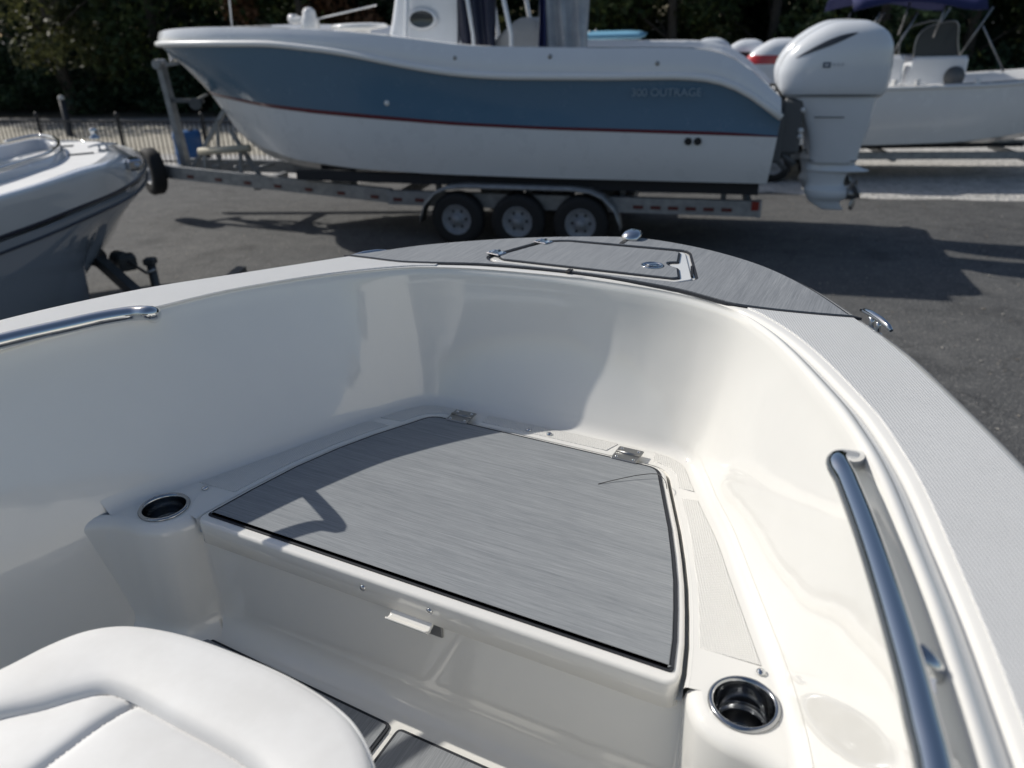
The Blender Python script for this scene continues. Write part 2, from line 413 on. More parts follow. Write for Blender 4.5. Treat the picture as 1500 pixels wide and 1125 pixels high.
# ---- nonskid panels on the side decks
def strip_panel(name, A, B, z, m, parent, th=.003):
    """raised panel between two matched polylines"""
    o = [Vector((p.x, p.y)) for p in A] + [Vector((p.x, p.y)) for p in B][::-1]
    return prism(o, z - .002, z + th, .0015, 2).build(name, m, parent)
def decks(i0, i1):
    A, B = [], []
    for i in range(i0, i1 + 1):
        o, t = OUT[i], WT[i]; d = (o - t).normalized(); q = abs(i - MID) / MID
        g = .028 + .03 * min(1, max(0, (q - .25) / .3)) if i > MID else .004
        A.append(o - d * .020); B.append(t + d * (g + .022))
    return A, B
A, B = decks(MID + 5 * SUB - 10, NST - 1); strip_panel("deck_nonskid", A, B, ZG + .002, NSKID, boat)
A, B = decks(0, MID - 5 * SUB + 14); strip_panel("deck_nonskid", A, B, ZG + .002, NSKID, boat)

# ---- bow pad with anchor locker hatch
def pad(name, outline, z, m, parent, border=.008, h=.004, holes=None):
    o = ccw([Vector((p[0], p[1])) for p in outline])
    base = prism(o, z - .002, z + h, .0012, 2).build(name, EVA_D, parent)
    prism(inset(o, border), z + h - .001, z + h + .0022, .0014, 2).build("foam_top", m, base)
    return base
ia, ib = MID - 5 * SUB - 1, MID + 5 * SUB + 1
inner = []
for i in range(ia, ib + 1):
    o, t = OUT[i], WT[i]; d = (o - t).normalized(); inner.append(t + d * .036)
trim = [i for i in range(ia, ib + 1)]
outer = [OUT[i] - (OUT[i] - WT[i]).normalized() * .022 for i in trim]
padin = spline([(-.690, .762, 0), (-.60, .765, 0), (-.50, .768, 0), (-.40, .795, 0), (-.28, .832, 0), (-.14, .853, 0), (0, .860, 0), (.14, .852, 0), (.28, .830, 0), (.37, .797, 0), (.43, .776, 0), (.52, .775, 0), (.62, .786, 0), (.700, .800, 0)], 3)
outl = [p for p in outer if p.y > .80 or True]
olist = [Vector((p.x, p.y)) for p in outer if p.y > .775 + .02] 
bowpoly = ccw([Vector((p.x, p.y)) for p in padin] + olist[::-1])
# locker opening
LK = roundpoly([(-.262, .868), (.262, .884), (.300, .925), (.214, 1.172), (-.150, 1.150), (-.215, 1.112), (-.292, .905)], [.02, .01, .015, .03, .03, .02, .02], 4)
LK = ccw(LK)
def padhole(name, outline, hole, z, m, parent, border=.007, h=.004):
    """pad with an opening: dark base and streaked top, each with thickness"""
    base = None
    for nm, b, z0, z1, mm in ((name, 0, z - .002, z + h, EVA_D), ("foam_top", border, z + h - .001, z + h + .0022, m)):
        o = inset(outline, b) if b else outline; hh = inset(hole[::-1], b)[::-1] if b else hole
        me = fill(o, [hh], z1); mb = MB(); mb.add([v.co.copy() for v in me.vertices], [tuple(p.vertices) for p in me.polygons])
        for loop in (o, hh): mb.loft([[Vector((p.x, p.y, z0)) for p in loop], [Vector((p.x, p.y, z1)) for p in loop]], closed=True, smooth=False)
        bpy.data.meshes.remove(me); ob = mb.build(nm, mm, parent if base is None else base, fix=False)
        if base is None: base = ob
    return base
bowpad = padhole("foredeck_pad", bowpoly, LK, ZG + .002, EVA_Y, boat)
lk = prism(inset(LK, .009), ZG - .002, ZG + .0055, .003, 3).build("anchor_hatch", WHITE, boat)
body = inset(LK, .018)
top = roundpoly([(-.238, .890), (.246, .902), (.262, .915), (.236, .995), (.205, 1.010), (.195, 1.035), (.222, 1.045), (.198, 1.150), (-.142, 1.131), (-.200, 1.098), (-.268, .915)], [.012, .006, .008, .012, .012, .012, .01, .02, .02, .015, .015], 4)
prism(top, ZG + .005, ZG + .0088, .001, 2).build("foam_border", EVA_D, lk)
prism(inset(ccw(top), .006), ZG + .0085, ZG + .011, .0014, 2).build("foam_top", EVA_Y, lk)
mb = MB().lathe((.165, .985, ZG + .009), [(.030, .002), (.030, .0045), (.025, .0055), (.024, .003), (.019, .0022), (.018, .0045), (.008, .005), (0.0005, .005)], 28)
mb.build("lift_ring", STEEL, lk)
MB().box((.165, .985, ZG + .0145), (.034, .008, .004), rz=.4, bev=.0015).tube([(.152, .972, ZG + .015), (.165, .968, ZG + .017), (.180, .975, ZG + .015)], .0028, 8).build("ring_handle", STEEL, lk)
MB().box((.272, .990, ZG + .006), (.007, .09, .004), rz=rad(15)).build("hinge_slot", BLACK, lk)
def hingeplate(name, x, y, rz, parent, z, wd=.052, ln=.052, m=STEEL_B):
    h = empty_part = MB().box((0, 0, .0022), (wd, ln, .0044), bev=.0022).tube([(-wd * .46, .002, .0046), (wd * .46, .002, .0046)], .0042, 10).build(name, m, parent)
    h.location = (x, y, z); h.rotation_euler = (0, 0, rz)
    for sx in (-1, 1):
        for sy in (-1, 1):
            MB().lathe((sx * wd * .33, sy * ln * .33, .0044), [(.0042, 0), (.0038, .0012), (.0015, .0018), (.0002, .0010)], 10).build("screw", STEEL, h)
    return h
for (x, y) in ((-.278, .932), (-.205, 1.092)):
    hingeplate("hinge", x, y, rad(-15 + 90), lk, ZG + .0105, .036, .05, STEEL)
# drain notches
for (x, y, a) in ((-.025, .868, .0), (.012, 1.195, .02)):
    MB().box((x, y, ZG + .0078), (.016, .05 if y > 1 else .026, .004), rz=a, bev=.002).build("drain_notch", BLACK, bowpad)
# bow eye: polished chock at the stem
ch = MB()
ch.lathe((0, 0, 0), [(.034, 0), (.034, .003), (.030, .006), (.016, .007)], 24)
ch.loft([[Vector((x * s_, y * s_ + dy, z)) for x, y in ((.022, -.02), (.026, 0), (.022, .024), (0, .032), (-.022, .024), (-.026, 0), (-.022, -.02), (0, -.026))] for z, s_, dy in ((.004, .8, 0), (.014, .95, .002), (.026, 1.0, .006), (.036, .8, .012), (.041, .35, .016))], closed=True, cap=True)
o_ = ch.build("bow_light", STEEL, boat); o_.location = (.022, 1.232, ZG - .002); o_.scale = (1.1, 1.1, .85)
# pull-up cleats at the deck edge
def cleat(x, y, rz, s=1.0, dz=0):
    c = empty_ = MB().box((0, 0, .003), (.05 * s, .026 * s, .006), bev=.003)
    for k in (-1, 1):
        c.tube([(k * .016 * s, 0, .003), (k * .017 * s, 0, .02), (k * .018 * s, 0, .032)], [.007, .0055, .006], 10)
    c.tube([(-.078 * s, 0, .030), (-.06 * s, 0, .035), (-.025 * s, 0, .038), (.025 * s, 0, .038), (.06 * s, 0, .035), (.078 * s, 0, .030)], [.004, .006, .0075, .0075, .006, .004], 12)
    o = c.build("cleat", STEEL, boat); o.location = (x, y, ZG - .012 + dz); o.rotation_euler = (0, 0, rz); return o
cleat(.728, .812, rad(-57), .8, -.018); cleat(-.665, .855, rad(50), .8, -.034)

# ---- bow platform
CUPS = [(.652, -.006), (-.657, -.012)]
PAD_R = [(.535, 0), (.520, .075), (.500, .15), (.478, .225), (.452, .30), (.420, .385), (.386, .465), (.352, .545)]
PAD_L = [(-.535, 0), (-.516, .12), (-.490, .245), (-.452, .36), (-.408, .46), (-.360, .548)]
padpoly = roundpoly([(-.535, 0), (.535, 0)] + PAD_R[1:] + [(.325, .610), (-.325, .617)] + PAD_L[::-1][:-1], [.012, .012] + [0.0] * (len(PAD_R) - 1) + [.05, .05] + [0.0] * (len(PAD_L) - 1), 6)
padpoly = ccw(padpoly)
lidpoly = inset(padpoly, -.013); lidpoly = [Vector((p.x, p.y - (.010 if p.y < 0.01 else 0))) for p in lidpoly]
openpoly = inset(padpoly, -.022)
# outer boundary of the flat = wall base inset
CO = .020
k0 = next(i for i in range(MID) if WB[i].y > -.116); k1 = NST - 1 - next(i for i in range(MID) if WB[NST - 1 - i].y > -.116)
base = [WB[i] for i in range(k0, k1 + 1)]
bi = []
for j, p in enumerate(base):
    a, c = base[max(j - 1, 0)], base[min(j + 1, len(base) - 1)]; t = (c - a).normalized(); nn = Vector((t.y, -t.x, 0))
    bi.append(p + nn * CO)
podR = spline([(.835, -.22, 0), (.787, -.150, 0), (.745, -.114, 0), (.70, -.098, 0), (.640, -.092, 0), (.598, -.074, 0), (.573, -.044, 0), (.561, -.018, 0)], 6)
podL = spline([(-.840, -.22, 0), (-.790, -.150, 0), (-.748, -.114, 0), (-.705, -.099, 0), (-.645, -.093, 0), (-.600, -.075, 0), (-.574, -.044, 0), (-.561, -.018, 0)], 6)
op_r = [p for p in openpoly if p.y > .0]
# order the opening from right rear, round the front, to left rear
op = sorted(range(len(openpoly)), key=lambda i: (openpoly[i] - Vector((.557, 0))).length)
st = op[0]; ring = [openpoly[(st + i) % len(openpoly)] for i in range(len(openpoly))]
ring = [p for p in ring if p.y > .004]
if ring[0].x < 0: ring = ring[::-1]
ring = [Vector((.5572, -.012))] + ring + [Vector((-.5572, -.012))]
RND = .026
def insetpod(pp, s):
    out = []
    for j, p in enumerate(pp):
        a, c = pp[max(j - 1, 0)], pp[min(j + 1, len(pp) - 1)]; t = (c - a).normalized()
        nn = Vector((-t.y, t.x, 0)) * s; out.append(p + nn * RND)
    return out
podRi = insetpod(podR, -1); podLi = insetpod(podL, 1)
flat = [p.to_2d() for p in bi] + [p.to_2d() for p in podRi if p.y > -.102] + ring + [p.to_2d() for p in podLi[::-1] if p.y > -.102]
holes = [circle(x, y, .0475, 40) for x, y in CUPS]
pm = fill(flat, holes, ZP); plat = obj("bow_platform", pm, WHITE, boat)
# cove between wall and platform
cv = []
for j, (p, q) in enumerate(zip(base, bi)):
    i = k0 + j; col = wallrow[i]; n_ = (q - p).normalized(); zt_ = ZP + CO * 1.4
    ui = next(k for k in range(len(col) - 1) if col[k].z >= zt_ > col[k + 1].z); uu = (col[ui].z - zt_) / (col[ui].z - col[ui + 1].z)
    W1 = col[ui].lerp(col[ui + 1], uu); dv = (col[ui + 1] - col[ui]); C1 = W1 + dv * ((zt_ - ZP) / -dv.z); Q1 = Vector((q.x, q.y, ZP))
    r_ = []
    for k in range(11):
        t_ = k / 10; r_.append(W1 * (1 - t_) ** 2 + C1 * 2 * t_ * (1 - t_) + Q1 * t_ * t_ + n_ * .0006 * (1 - t_) + Vector((0, 0, .0003)))
    r_.append(Q1 + n_ * .004 + Vector((0, 0, .0003)))
    cv.append(r_)
MB().loft(cv).build("cove", WHITE, plat)
# gutter round the hatch
gt = []
for j, p in enumerate(ring):
    a, c = ring[max(j - 1, 0)], ring[min(j + 1, len(ring) - 1)]; t = (c - a).normalized(); nn = Vector((-t.y, t.x))
    if nn.dot(Vector((0, .25)) - p) < 0: nn = -nn
    gt.append([Vector((p.x - nn.x * .006, p.y - nn.y * .006, ZP + .0004)), Vector((p.x - nn.x * .001, p.y - nn.y * .001, ZP - .001)), Vector((p.x + nn.x * .001, p.y + nn.y * .001, ZP - .005)), Vector((p.x + nn.x * .0015, p.y + nn.y * .0015, ZP - .03)), Vector((p.x + nn.x * .004, p.y + nn.y * .004, ZP - .034)), Vector((p.x + nn.x * .03, p.y + nn.y * .03, ZP - .034))])
MB().loft(gt).build("gutter", WHITE, plat)
# aft face with pods and fillet into the sole
def face_prof(p, nrm, ztop, rnd):
    out = []
    if rnd:
        for k in range(6):
            a = k / 5 * math.pi / 2
            out.append(p - nrm * (RND * (1 - math.sin(a))) + Vector((0, 0, ztop - RND * (1 - math.cos(a)))))
    else:
        for k in range(6): out.append(p + Vector((0, 0, ztop - RND * k / 5)))
    out.append(p + Vector((0, 0, (ztop + ZS) / 2 + .05)) + nrm * .0)
    R2 = .055
    for k in range(8):
        a = k / 7 * math.pi / 2
        out.append(p + nrm * (R2 * (1 - math.cos(a)) - .004) + Vector((0, 0, ZS + R2 * (1 - math.sin(a)))))
    out.append(p + nrm * (R2 + .03) + Vector((0, 0, ZS)))
    return out
def face(pts, sgn, ztop, rnd):
    r = []
    for j, p in enumerate(pts):
        a, c = pts[max(j - 1, 0)], pts[min(j + 1, len(pts) - 1)]; t = (c - a).normalized(); nn = Vector((t.y, -t.x, 0)) * sgn
        r.append(face_prof(p, nn, ztop, rnd))
    return r
mid_ = [Vector((x, -.004, 0)) for x in (-.5545, -.54, -.45, -.2, 0, .2, .45, .54, .5545)]
fl = podL + [Vector((-.5575, -.010, 0))] + mid_ + [Vector((.5575, -.010, 0))] + podR[::-1]
fr = []
for j, p in enumerate(fl):
    a, c = fl[max(j - 1, 0)], fl[min(j + 1, len(fl) - 1)]; t = (c - a).normalized(); nn = Vector((t.y, -t.x, 0))
    if abs(p.x) < .5555: nn = Vector((0, -1, 0))
    fr.append(face_prof(p, nn, ZP if abs(p.x) > .5555 else ZP - .034, abs(p.x) > .5555))
MB().loft(fr).build("aft_face", WHITE, plat)
# sole
obj("cockpit_sole", mesh([(-.99, .3, ZS - .001), (.99, .3, ZS - .001), (1.0, -2.2, ZS - .001), (-1.0, -2.2, ZS - .001)], [(0, 1, 2, 3)], False), WHITE, boat).data.flip_normals()
# nonskid patches on the platform
def near(curve, pt): return min(range(len(curve)), key=lambda i: (Vector((curve[i].x, curve[i].y)) - Vector(pt)).length)
def patch(a0, a1, b0, b1, wo=.018, wi=.020):
    """between wall-base points a0..a1 and opening points b0..b1"""
    A = bi[near(bi, a0):near(bi, a1) + 1] or bi[near(bi, a1):near(bi, a0) + 1]
    Bq = ring; i0, i1 = sorted((near(Bq, b0), near(Bq, b1))); Bq = Bq[i0:i1 + 1]
    A = [Vector((p.x, p.y)) for p in A]; Bq = [Vector((p.x, p.y)) for p in Bq]
    if (A[0] - Bq[0]).length > (A[0] - Bq[-1]).length: Bq = Bq[::-1]
    poly = ccw(A + Bq[::-1]); poly = inset(poly, .010); poly = roundpoly(poly, .008, 2) if len(poly) < 12 else poly
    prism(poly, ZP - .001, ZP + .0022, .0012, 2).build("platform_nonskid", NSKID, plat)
def patch_poly(pts, r=.015):
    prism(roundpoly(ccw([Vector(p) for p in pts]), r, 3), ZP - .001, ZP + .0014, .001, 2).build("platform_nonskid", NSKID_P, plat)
def off_out(pts, d):
    out = []
    for j, p in enumerate(pts):
        a, c = pts[max(j - 1, 0)], pts[min(j + 1, len(pts) - 1)]; t = (c - a).normalized(); nn = Vector((-t.y, t.x))
        if nn.dot(p - Vector((0, .2))) < 0: nn = -nn
        out.append(p + nn * d)
    return out
bi2 = [p.to_2d() for p in bi]; bi2 = off_out(bi2, -.006); rd_ = []
for p_, q_ in zip(ring[:-1], ring[1:]):
    k_ = max(1, int((q_ - p_).length / .02)); rd_ += [p_.lerp(q_, j_ / k_) for j_ in range(k_)]
rg2 = off_out(rd_ + [ring[-1]], .016)
def ledge(cond):
    """non-skid field between the hatch gutter and the wall, where cond holds"""
    A = [p for p in bi2 if cond(p)]; Bq = [p for p in rg2 if cond(p)]
    if len(A) < 2 or len(Bq) < 2: return
    if (A[0] - Bq[0]).length > (A[0] - Bq[-1]).length: Bq = Bq[::-1]
    poly = ccw(A + Bq[::-1])
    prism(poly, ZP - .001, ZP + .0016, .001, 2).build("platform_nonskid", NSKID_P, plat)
ledge(lambda p: p.x > .2 and .082 < p.y < .535)
ledge(lambda p: p.x > .283 and p.y > .555)
ledge(lambda p: abs(p.x) < .192 and p.y > .3)
ledge(lambda p: p.x < -.283 and p.y > .555)
ledge(lambda p: p.x < -.2 and .095 < p.y < .535)
# small fixings
def screw(x, y, z, parent, axis='Z', r=.0055, name="screw"):
    pr = [(r, 0), (r, .002), (r * .7, .0042), (r * .15, .005)]
    if axis == 'Y': o = MB().lathe((0, 0, 0), [(a, -b) for a, b in pr], 12, 'Y').build(name, STEEL, parent)
    else: o = MB().lathe((0, 0, 0), pr, 12).build(name, STEEL, parent)
    o.location = (x, y, z); return o
for (x, y) in ((-.052, .663), (.008, .664), (.664, .072), (-.632, .086)): screw(x, y, ZP + .002, plat, r=.008)
# cup holders
for (x, y) in CUPS:
    c = MB().lathe((x, y, ZP), [(.0560, .0005), (.0570, .002), (.0545, .0055), (.0505, .0065), (.0475, .0045), (.0462, -.002), (.0455, -.040), (.0450, -.052), (.0430, -.0535), (.0425, -.060), (.0415, -.088), (.036, -.094), (.0005, -.095)], 48).build("cup_holder", STEEL_C, boat)
    MB().lathe((x, y, ZP - .0945), [(.030, 0), (.030, .0025), (.0005, .0025)], 28).build("drain_mat", BLACK, c)

# ---- storage hatch lid
lid = prism(lidpoly, ZP - .050, ZP + .0075, .008, 5, bottom=True).build("storage_hatch", WHITE, boat)
bd = prism(padpoly, ZP + .0065, ZP + .0105, .001, 2).build("foam_border", EVA_D, lid)
prism(inset(padpoly, .0085), ZP + .010, ZP + .0128, .0014, 2).build("foam_top", EVA_X, lid)
hingeplate("hinge", -.243, .634, rad(2), lid, ZP + .0125, .066, .062)
hingeplate("hinge", .236, .630, rad(-1), lid, ZP + .0125, .066, .062)
for p in (BO.P(537, 857, ZP - .02), BO.P(634, 891, ZP - .02)): screw(p.x, -.0235, ZP - .018, lid, 'Y', .007)
# slam-latch pull under the skirt
lp = MB()
pr = [(-.004, -.050), (-.012, -.056), (-.022, -.061), (-.031, -.059), (-.035, -.051), (-.032, -.050), (-.028, -.055), (-.020, -.056), (-.014, -.050), (-.004, -.045)]
x0, x1 = BO.P(563, 905, ZP - .05).x, BO.P(628, 922, ZP - .05).x
lp.loft([[Vector((x, y - .012, ZP + z)) for y, z in pr] for x in (x0, x0 + .004, x1 - .004, x1)], closed=True, cap=True, smooth=True)
lp.build("latch_pull", WHITE, lid)
MB().box(((x0 + x1) / 2, -.006, ZP - .070), (x1 - x0 + .02, .006, .05), bev=.002).build("latch_recess", STEEL_B, lid)

# ---- floor pads
z_ = ZS
g0 = BO.P(577, 1062, z_); g1 = BO.P(585, 1064, z_); fy = (g0.y + g1.y) / 2 - .004; gx = (g0.x + g1.x) / 2
gd = (BO.P(545, 1125, z_) - g0); sl_ = gd.x / gd.y
print("floor pad front", fy, gx, sl_)
hw = .008
pad("floor_pad", roundpoly([(gx - hw, fy), (-.62, fy + .02), (-.75, -.3), (-.80, -1.6), (gx - hw + .0, -1.6)], [.015, .03, .03, .03, .01], 4), ZS, EVA_Y, boat, border=.007)
pad("floor_pad", roundpoly([(gx + hw, fy), (.60, fy - .005), (.70, -.3), (.76, -1.6), (gx + hw, -1.6)], [.015, .03, .03, .03, .01], 4), ZS, EVA_Y, boat, border=.007)

# ---- grab rails
ZR = ZG + .028
def rail(pix, ends, zr, r=.0165, stand=(), flange=True):
    pts = [BO.P(x, y, zr) for x, y in pix]
    e = Vector(ends); n0 = pts[0]
    path = [e, e.lerp(n0, .35) + Vector((0, .004, 0))] + pts
    path = spline(path, 6)
    o = MB().tube(path, r, 20).build("grab_rail", STEEL, boat)
    dirn = (path[0] - path[1]).normalized()
    if flange: MB().tube([path[0] - dirn * .004, path[0], path[0] + dirn * .006], [.0182, .0190, .0190], 20).build("flange", STEEL, o)
    for (a, b) in stand:
        d_ = (b - a).normalized()
        MB().tube([a, a.lerp(b, .5), b], .0095, 14).tube([b - d_ * .004, b + d_ * .004], [.018, .0195], 18).build("standoff", STEEL, o)
    return o
def wall_at(y, side, z):
    best = None
    for col in (wallrow[MID:] if side > 0 else wallrow[:MID]):
        v = min(col, key=lambda q: abs(q.z - z))
        if best is None or abs(v.y - y) < abs(best.y - y): best = v
    return best.copy()
pr = [BO.P(x, y, ZR) for x, y in ((1345, 955), (1376, 988))]
wr = BO.P(1390, 1000, ZG - .012); we = BO.P(1262, 676, ZG - .016)
print('rail R', [tuple(round(c, 3) for c in BO.P(x, y, ZR)) for x, y in ((1226, 672), (1300, 880), (1362, 1125))], 'wall', we, wr)
rail([(1227, 676), (1240, 706), (1268, 778), (1302, 880), (1333, 985), (1352, 1060), (1368, 1125), (1385, 1230), (1398, 1350)], (we.x, we.y, we.z), ZR, stand=[(pr[0], wr)])
wl = BO.P(230, 462, ZG + .02); we2 = min(WT, key=lambda p: (p.x - wl.x) ** 2 + (p.y - wl.y - .035) ** 2) + Vector((-.012, .0, 0)); print('railL', wl, we2)
print('rail L', [tuple(round(c, 3) for c in BO.P(x, y, ZR)) for x, y in ((212, 462), (100, 478), (0, 502))], 'wall', wl)
ZL = ZG + .036
rail([(222, 459), (195, 459), (150, 466), (100, 477), (0, 500), (-120, 531), (-260, 570)], (we2.x, we2.y, ZG - .016), ZL, flange=False)

# ---- stray strand of fishing line on the hatch
pts = [BO.P(x, y, ZP + .0135 + dz) for x, y, dz in ((876, 709, 0), (905, 702, .004), (935, 696, .008), (958, 694, .010), (968, 697, .012), (975, 706, .008), (977, 716, .0))]
s_ = MB().tube(spline([Vector(p) for p in pts], 6), .0009, 6).build("fishing_line", mat("dark_line", (.03, .03, .03), .4))
s_.location = BO.o; s_.rotation_euler = (0, 0, BO.rz)
tag(s_, "thin dark strand of fishing line curled on the grey hatch corner", "fishing line")

# ================================================================== console seat, lower left
ZT = 1.93
seat = empty("console_seat", (0, 0, 0), 0, "white vinyl console seat cushion with stitched panels", "seat")
so_ = [(-190, 1080), (-80, 1010), (0, 974), (70, 938), (130, 916), (190, 910), (260, 921), (340, 948), (430, 988), (500, 1035), (533, 1080), (549, 1140), (552, 1240), (545, 1420)]
si_ = [(-170, 1110), (-70, 1060), (0, 1040), (58, 1027), (108, 1012), (150, 1004), (190, 1016), (250, 1050), (318, 1086), (372, 1120), (402, 1160), (418, 1220), (424, 1320), (424, 1470)]
SO = spline([P(x, y, ZT) for x, y in so_], 6); SI = spline([P(x, y, ZT) for x, y in si_], 6)
br = []
for a, b in zip(SO, SI):
    d = (b - a); r_ = [a + d * .0 + Vector((0, 0, -.16)), a + Vector((0, 0, -.055)), a + Vector((0, 0, -.030))]
    for f, z in ((.012, -.014), (.04, -.006), (.10, -.001), (.2, .0), (.4, .001), (.6, .0), (.74, -.002), (.86, -.004), (.93, -.008), (.975, -.013), (1.0, -.019)):
        r_.append(a + d * f + Vector((0, 0, z)))
    br.append(r_)
MB().loft(br).build("bolster", VINYL, seat)
MB().tube([a + (b - a).normalized() * .001 + Vector((0, 0, -.017)) for a, b in zip(SO, SI)], .0042, 10).build("piping", VINYL, seat)
cut = [P(x, y, ZT) for x, y in ((190, 1018), (140, 1052), (90, 1090), (40, 1128), (-40, 1195), (-150, 1300), (-300, 1430))]
cut2 = [P(x, y, ZT) for x, y in ((372, 1120), (330, 1160), (270, 1230), (180, 1340))]
pol = np.array([[p.x, p.y] for p in SI] + [[p.x, p.y] for p in (P(100, 1800, ZT), P(-400, 1500, ZT))])
def segdist(X, Y, pts):
    d = np.full(X.shape, 9.0)
    for (ax, ay), (bx, by) in zip(pts[:-1], pts[1:]):
        vx, vy = bx - ax, by - ay; t = np.clip(((X - ax) * vx + (Y - ay) * vy) / (vx * vx + vy * vy + 1e-12), 0, 1)
        d = np.minimum(d, np.hypot(X - ax - t * vx, Y - ay - t * vy))
    return d
gx_ = np.arange(pol[:, 0].min(), pol[:, 0].max(), .004); gy_ = np.arange(pol[:, 1].min(), pol[:, 1].max(), .004)
X, Y = np.meshgrid(gx_, gy_); ins = np.zeros(X.shape, bool)
for (ax, ay), (bx, by) in zip(pol, np.roll(pol, -1, 0)):
    c_ = ((ay > Y) != (by > Y)) & (X < (bx - ax) * (Y - ay) / (by - ay + 1e-12) + ax); ins ^= c_
siL = [(p.x, p.y) for p in SI]; dS = segdist(X, Y, siL)
dC = np.minimum(segdist(X, Y, [(p.x, p.y) for p in cut]), segdist(X, Y, [(p.x, p.y) for p in cut2]))
ok = ins | (dS < .008)
H_ = ZT - .0195 + .006 * (1 - np.exp(-dS / .005)) + .009 * (1 - np.exp(-dS / .05)) - .011 * np.exp(-(dC / .005)) - .004 * np.exp(-(dC / .03))
H_ = np.where(ins, H_, ZT - .0195)
idx = -np.ones(X.shape, int); idx[ok] = np.arange(ok.sum())
vs_ = np.stack([X[ok], Y[ok], H_[ok]], 1); q_ = ok[:-1, :-1] & ok[1:, :-1] & ok[:-1, 1:] & ok[1:, 1:]
fs_ = np.stack([idx[:-1, :-1][q_], idx[:-1, 1:][q_], idx[1:, 1:][q_], idx[1:, :-1][q_]], 1)
obj("seat_panel", mesh(vs_.tolist(), [tuple(int(i) for i in f) for f in fs_]), VINYL, seat)
bs = [P(x, y, ZT - .03) for x, y in so_] + [P(420, 1900, ZT - .03), P(-300, 1700, ZT - .03)]
bo_ = inset(ccw([Vector((p.x, p.y)) for p in bs]), .05)
prism(bo_, ZS + .006, ZT - .06, .01, 2).build("seat_base", WHITE, seat)

# ================================================================== background boats
BLUE = gelcoat("blue_gelcoat", (0.105, 0.205, 0.315), .2, .12, .3)
BOTTOM = gelcoat("white_bottom", (0.74, 0.755, 0.765), .3, .1, .2)
UPPER = gelcoat("white_upper", (0.78, 0.80, 0.83), .2, .12, .4)
REDP = mat("red_boot_stripe", (0.13, 0.010, 0.026), .3, coat=.3)
ALU = noisy("galvanised_steel", (.24, .25, .26), (.36, .37, .38), 9, .5, 0, metal=.6)
TYRE = mat("tyre_rubber", (0.012, 0.012, 0.013), .75)
RIM = noisy("painted_rim", (.22, .23, .25), (.30, .31, .33), 14, .45)
GREYP = mat("grey_plastic", (.10, .105, .11), .5)
NAVY = mat("navy_canvas", (.018, .024, .10), .8)
COWL = gelcoat("white_cowl", (.72, .745, .775), .18, .05, .5)
GLASSY = mat("smoked_acrylic", (.03, .035, .04), .05, coat=1)
BUNK = mat("bunk_carpet", (.03, .03, .033), .95)

def curve_tab(tab, n, s0=None, s1=None, pw=1.0):
    t = np.array(tab, float); s0 = t[0, 0] if s0 is None else s0; s1 = t[-1, 0] if s1 is None else s1
    u = np.linspace(0, 1, n) ** pw; s = s0 + (s1 - s0) * u
    out = [np.interp(s, t[:, 0], t[:, k]) for k in (1, 2)]
    # soften the polyline
    for _ in range(3):
        for a in out:
            a[1:-1] = (a[:-2] + 2 * a[1:-1] + a[2:]) / 4
    return [Vector((s[i], -out[0][i], out[1][i])) for i in range(n)]
def mir(c): return [Vector((p.x, -p.y, p.z)) for p in c]
def band(name, A, B, m, parent, sub=6, bow=0.0):
    """hull band between two curves, both sides"""
    mb = MB()
    for f in (lambda q: q, mir):
        a, b = f(A), f(B); rows = []
        for i in range(len(a)):
            r_ = []
            for k in range(sub + 1):
                t = k / sub; p = a[i].lerp(b[i], t)
                if bow: p = p + Vector((0, (1 if p.y > 0 else -1) * bow * math.sin(math.pi * t) * min(1, abs(a[i].y)), 0))
                r_.append(p)
            rows.append(r_)
        mb.loft(rows)
    return mb.build(name, m, parent)
def cross(name, rows, m, parent):
    """surface joining the two sides of each curve (deck, transom)"""
    mb = MB()
    mb.loft([[p for p in r] for r in rows]); return mb.build(name, m, parent)

def text(body, size, m, parent, loc, rot, name="lettering", ext=.002):
    cu = bpy.data.curves.new("text", 'FONT'); cu.body = body; cu.size = size; cu.extrude = ext
    o = bpy.data.objects.new(name, cu); COL.objects.link(o); o.parent = parent
    o.location = loc; o.rotation_euler = rot; cu.materials.append(m)
    bpy.context.view_layer.update()
    me = bpy.data.meshes.new_from_object(o); bpy.data.objects.remove(o); bpy.data.curves.remove(cu)
    o = obj(name, me, m, parent, loc, rot); return o

# ------------------------------------------------------------------ blue centre-console boat
BF = Frame(0.445, 11.26, rad(-15.0))
blue = empty("center_console_boat", (BF.o.x, BF.o.y, 0), BF.rz, "slate blue and white offshore boat with red boot stripe on a triple-axle trailer", "boat")
NB = 60
TOPc = curve_tab([(-5.72, 0, 2.62), (-5.62, .30, 2.68), (-5.35, .62, 2.735), (-4.9, .90, 2.765), (-4.2, 1.12, 2.775), (-3.2, 1.27, 2.75), (-2.3, 1.34, 2.70), (-1.56, 1.38, 2.63), (-.56, 1.40, 2.50), (.3, 1.40, 2.47), (1.2, 1.40, 2.45), (2.0, 1.38, 2.445), (2.37, 1.37, 2.42), (2.62, 1.36, 2.33), (2.89, 1.35, 2.12), (3.12, 1.34, 1.90)], NB, pw=1.15)
COVc = curve_tab([(-5.75, 0, 2.555), (-5.64, .33, 2.56), (-5.37, .66, 2.57), (-4.9, .94, 2.575), (-4.2, 1.16, 2.575), (-3.2, 1.31, 2.565), (-2.2, 1.39, 2.46), (-1.3, 1.43, 2.29), (-.71, 1.44, 2.20), (-.15, 1.45, 2.16), (1.23, 1.45, 2.145), (2.0, 1.43, 2.15), (2.39, 1.42, 2.13), (2.65, 1.41, 2.04), (2.92, 1.40, 1.88), (3.14, 1.39, 1.70)], NB, pw=1.15)
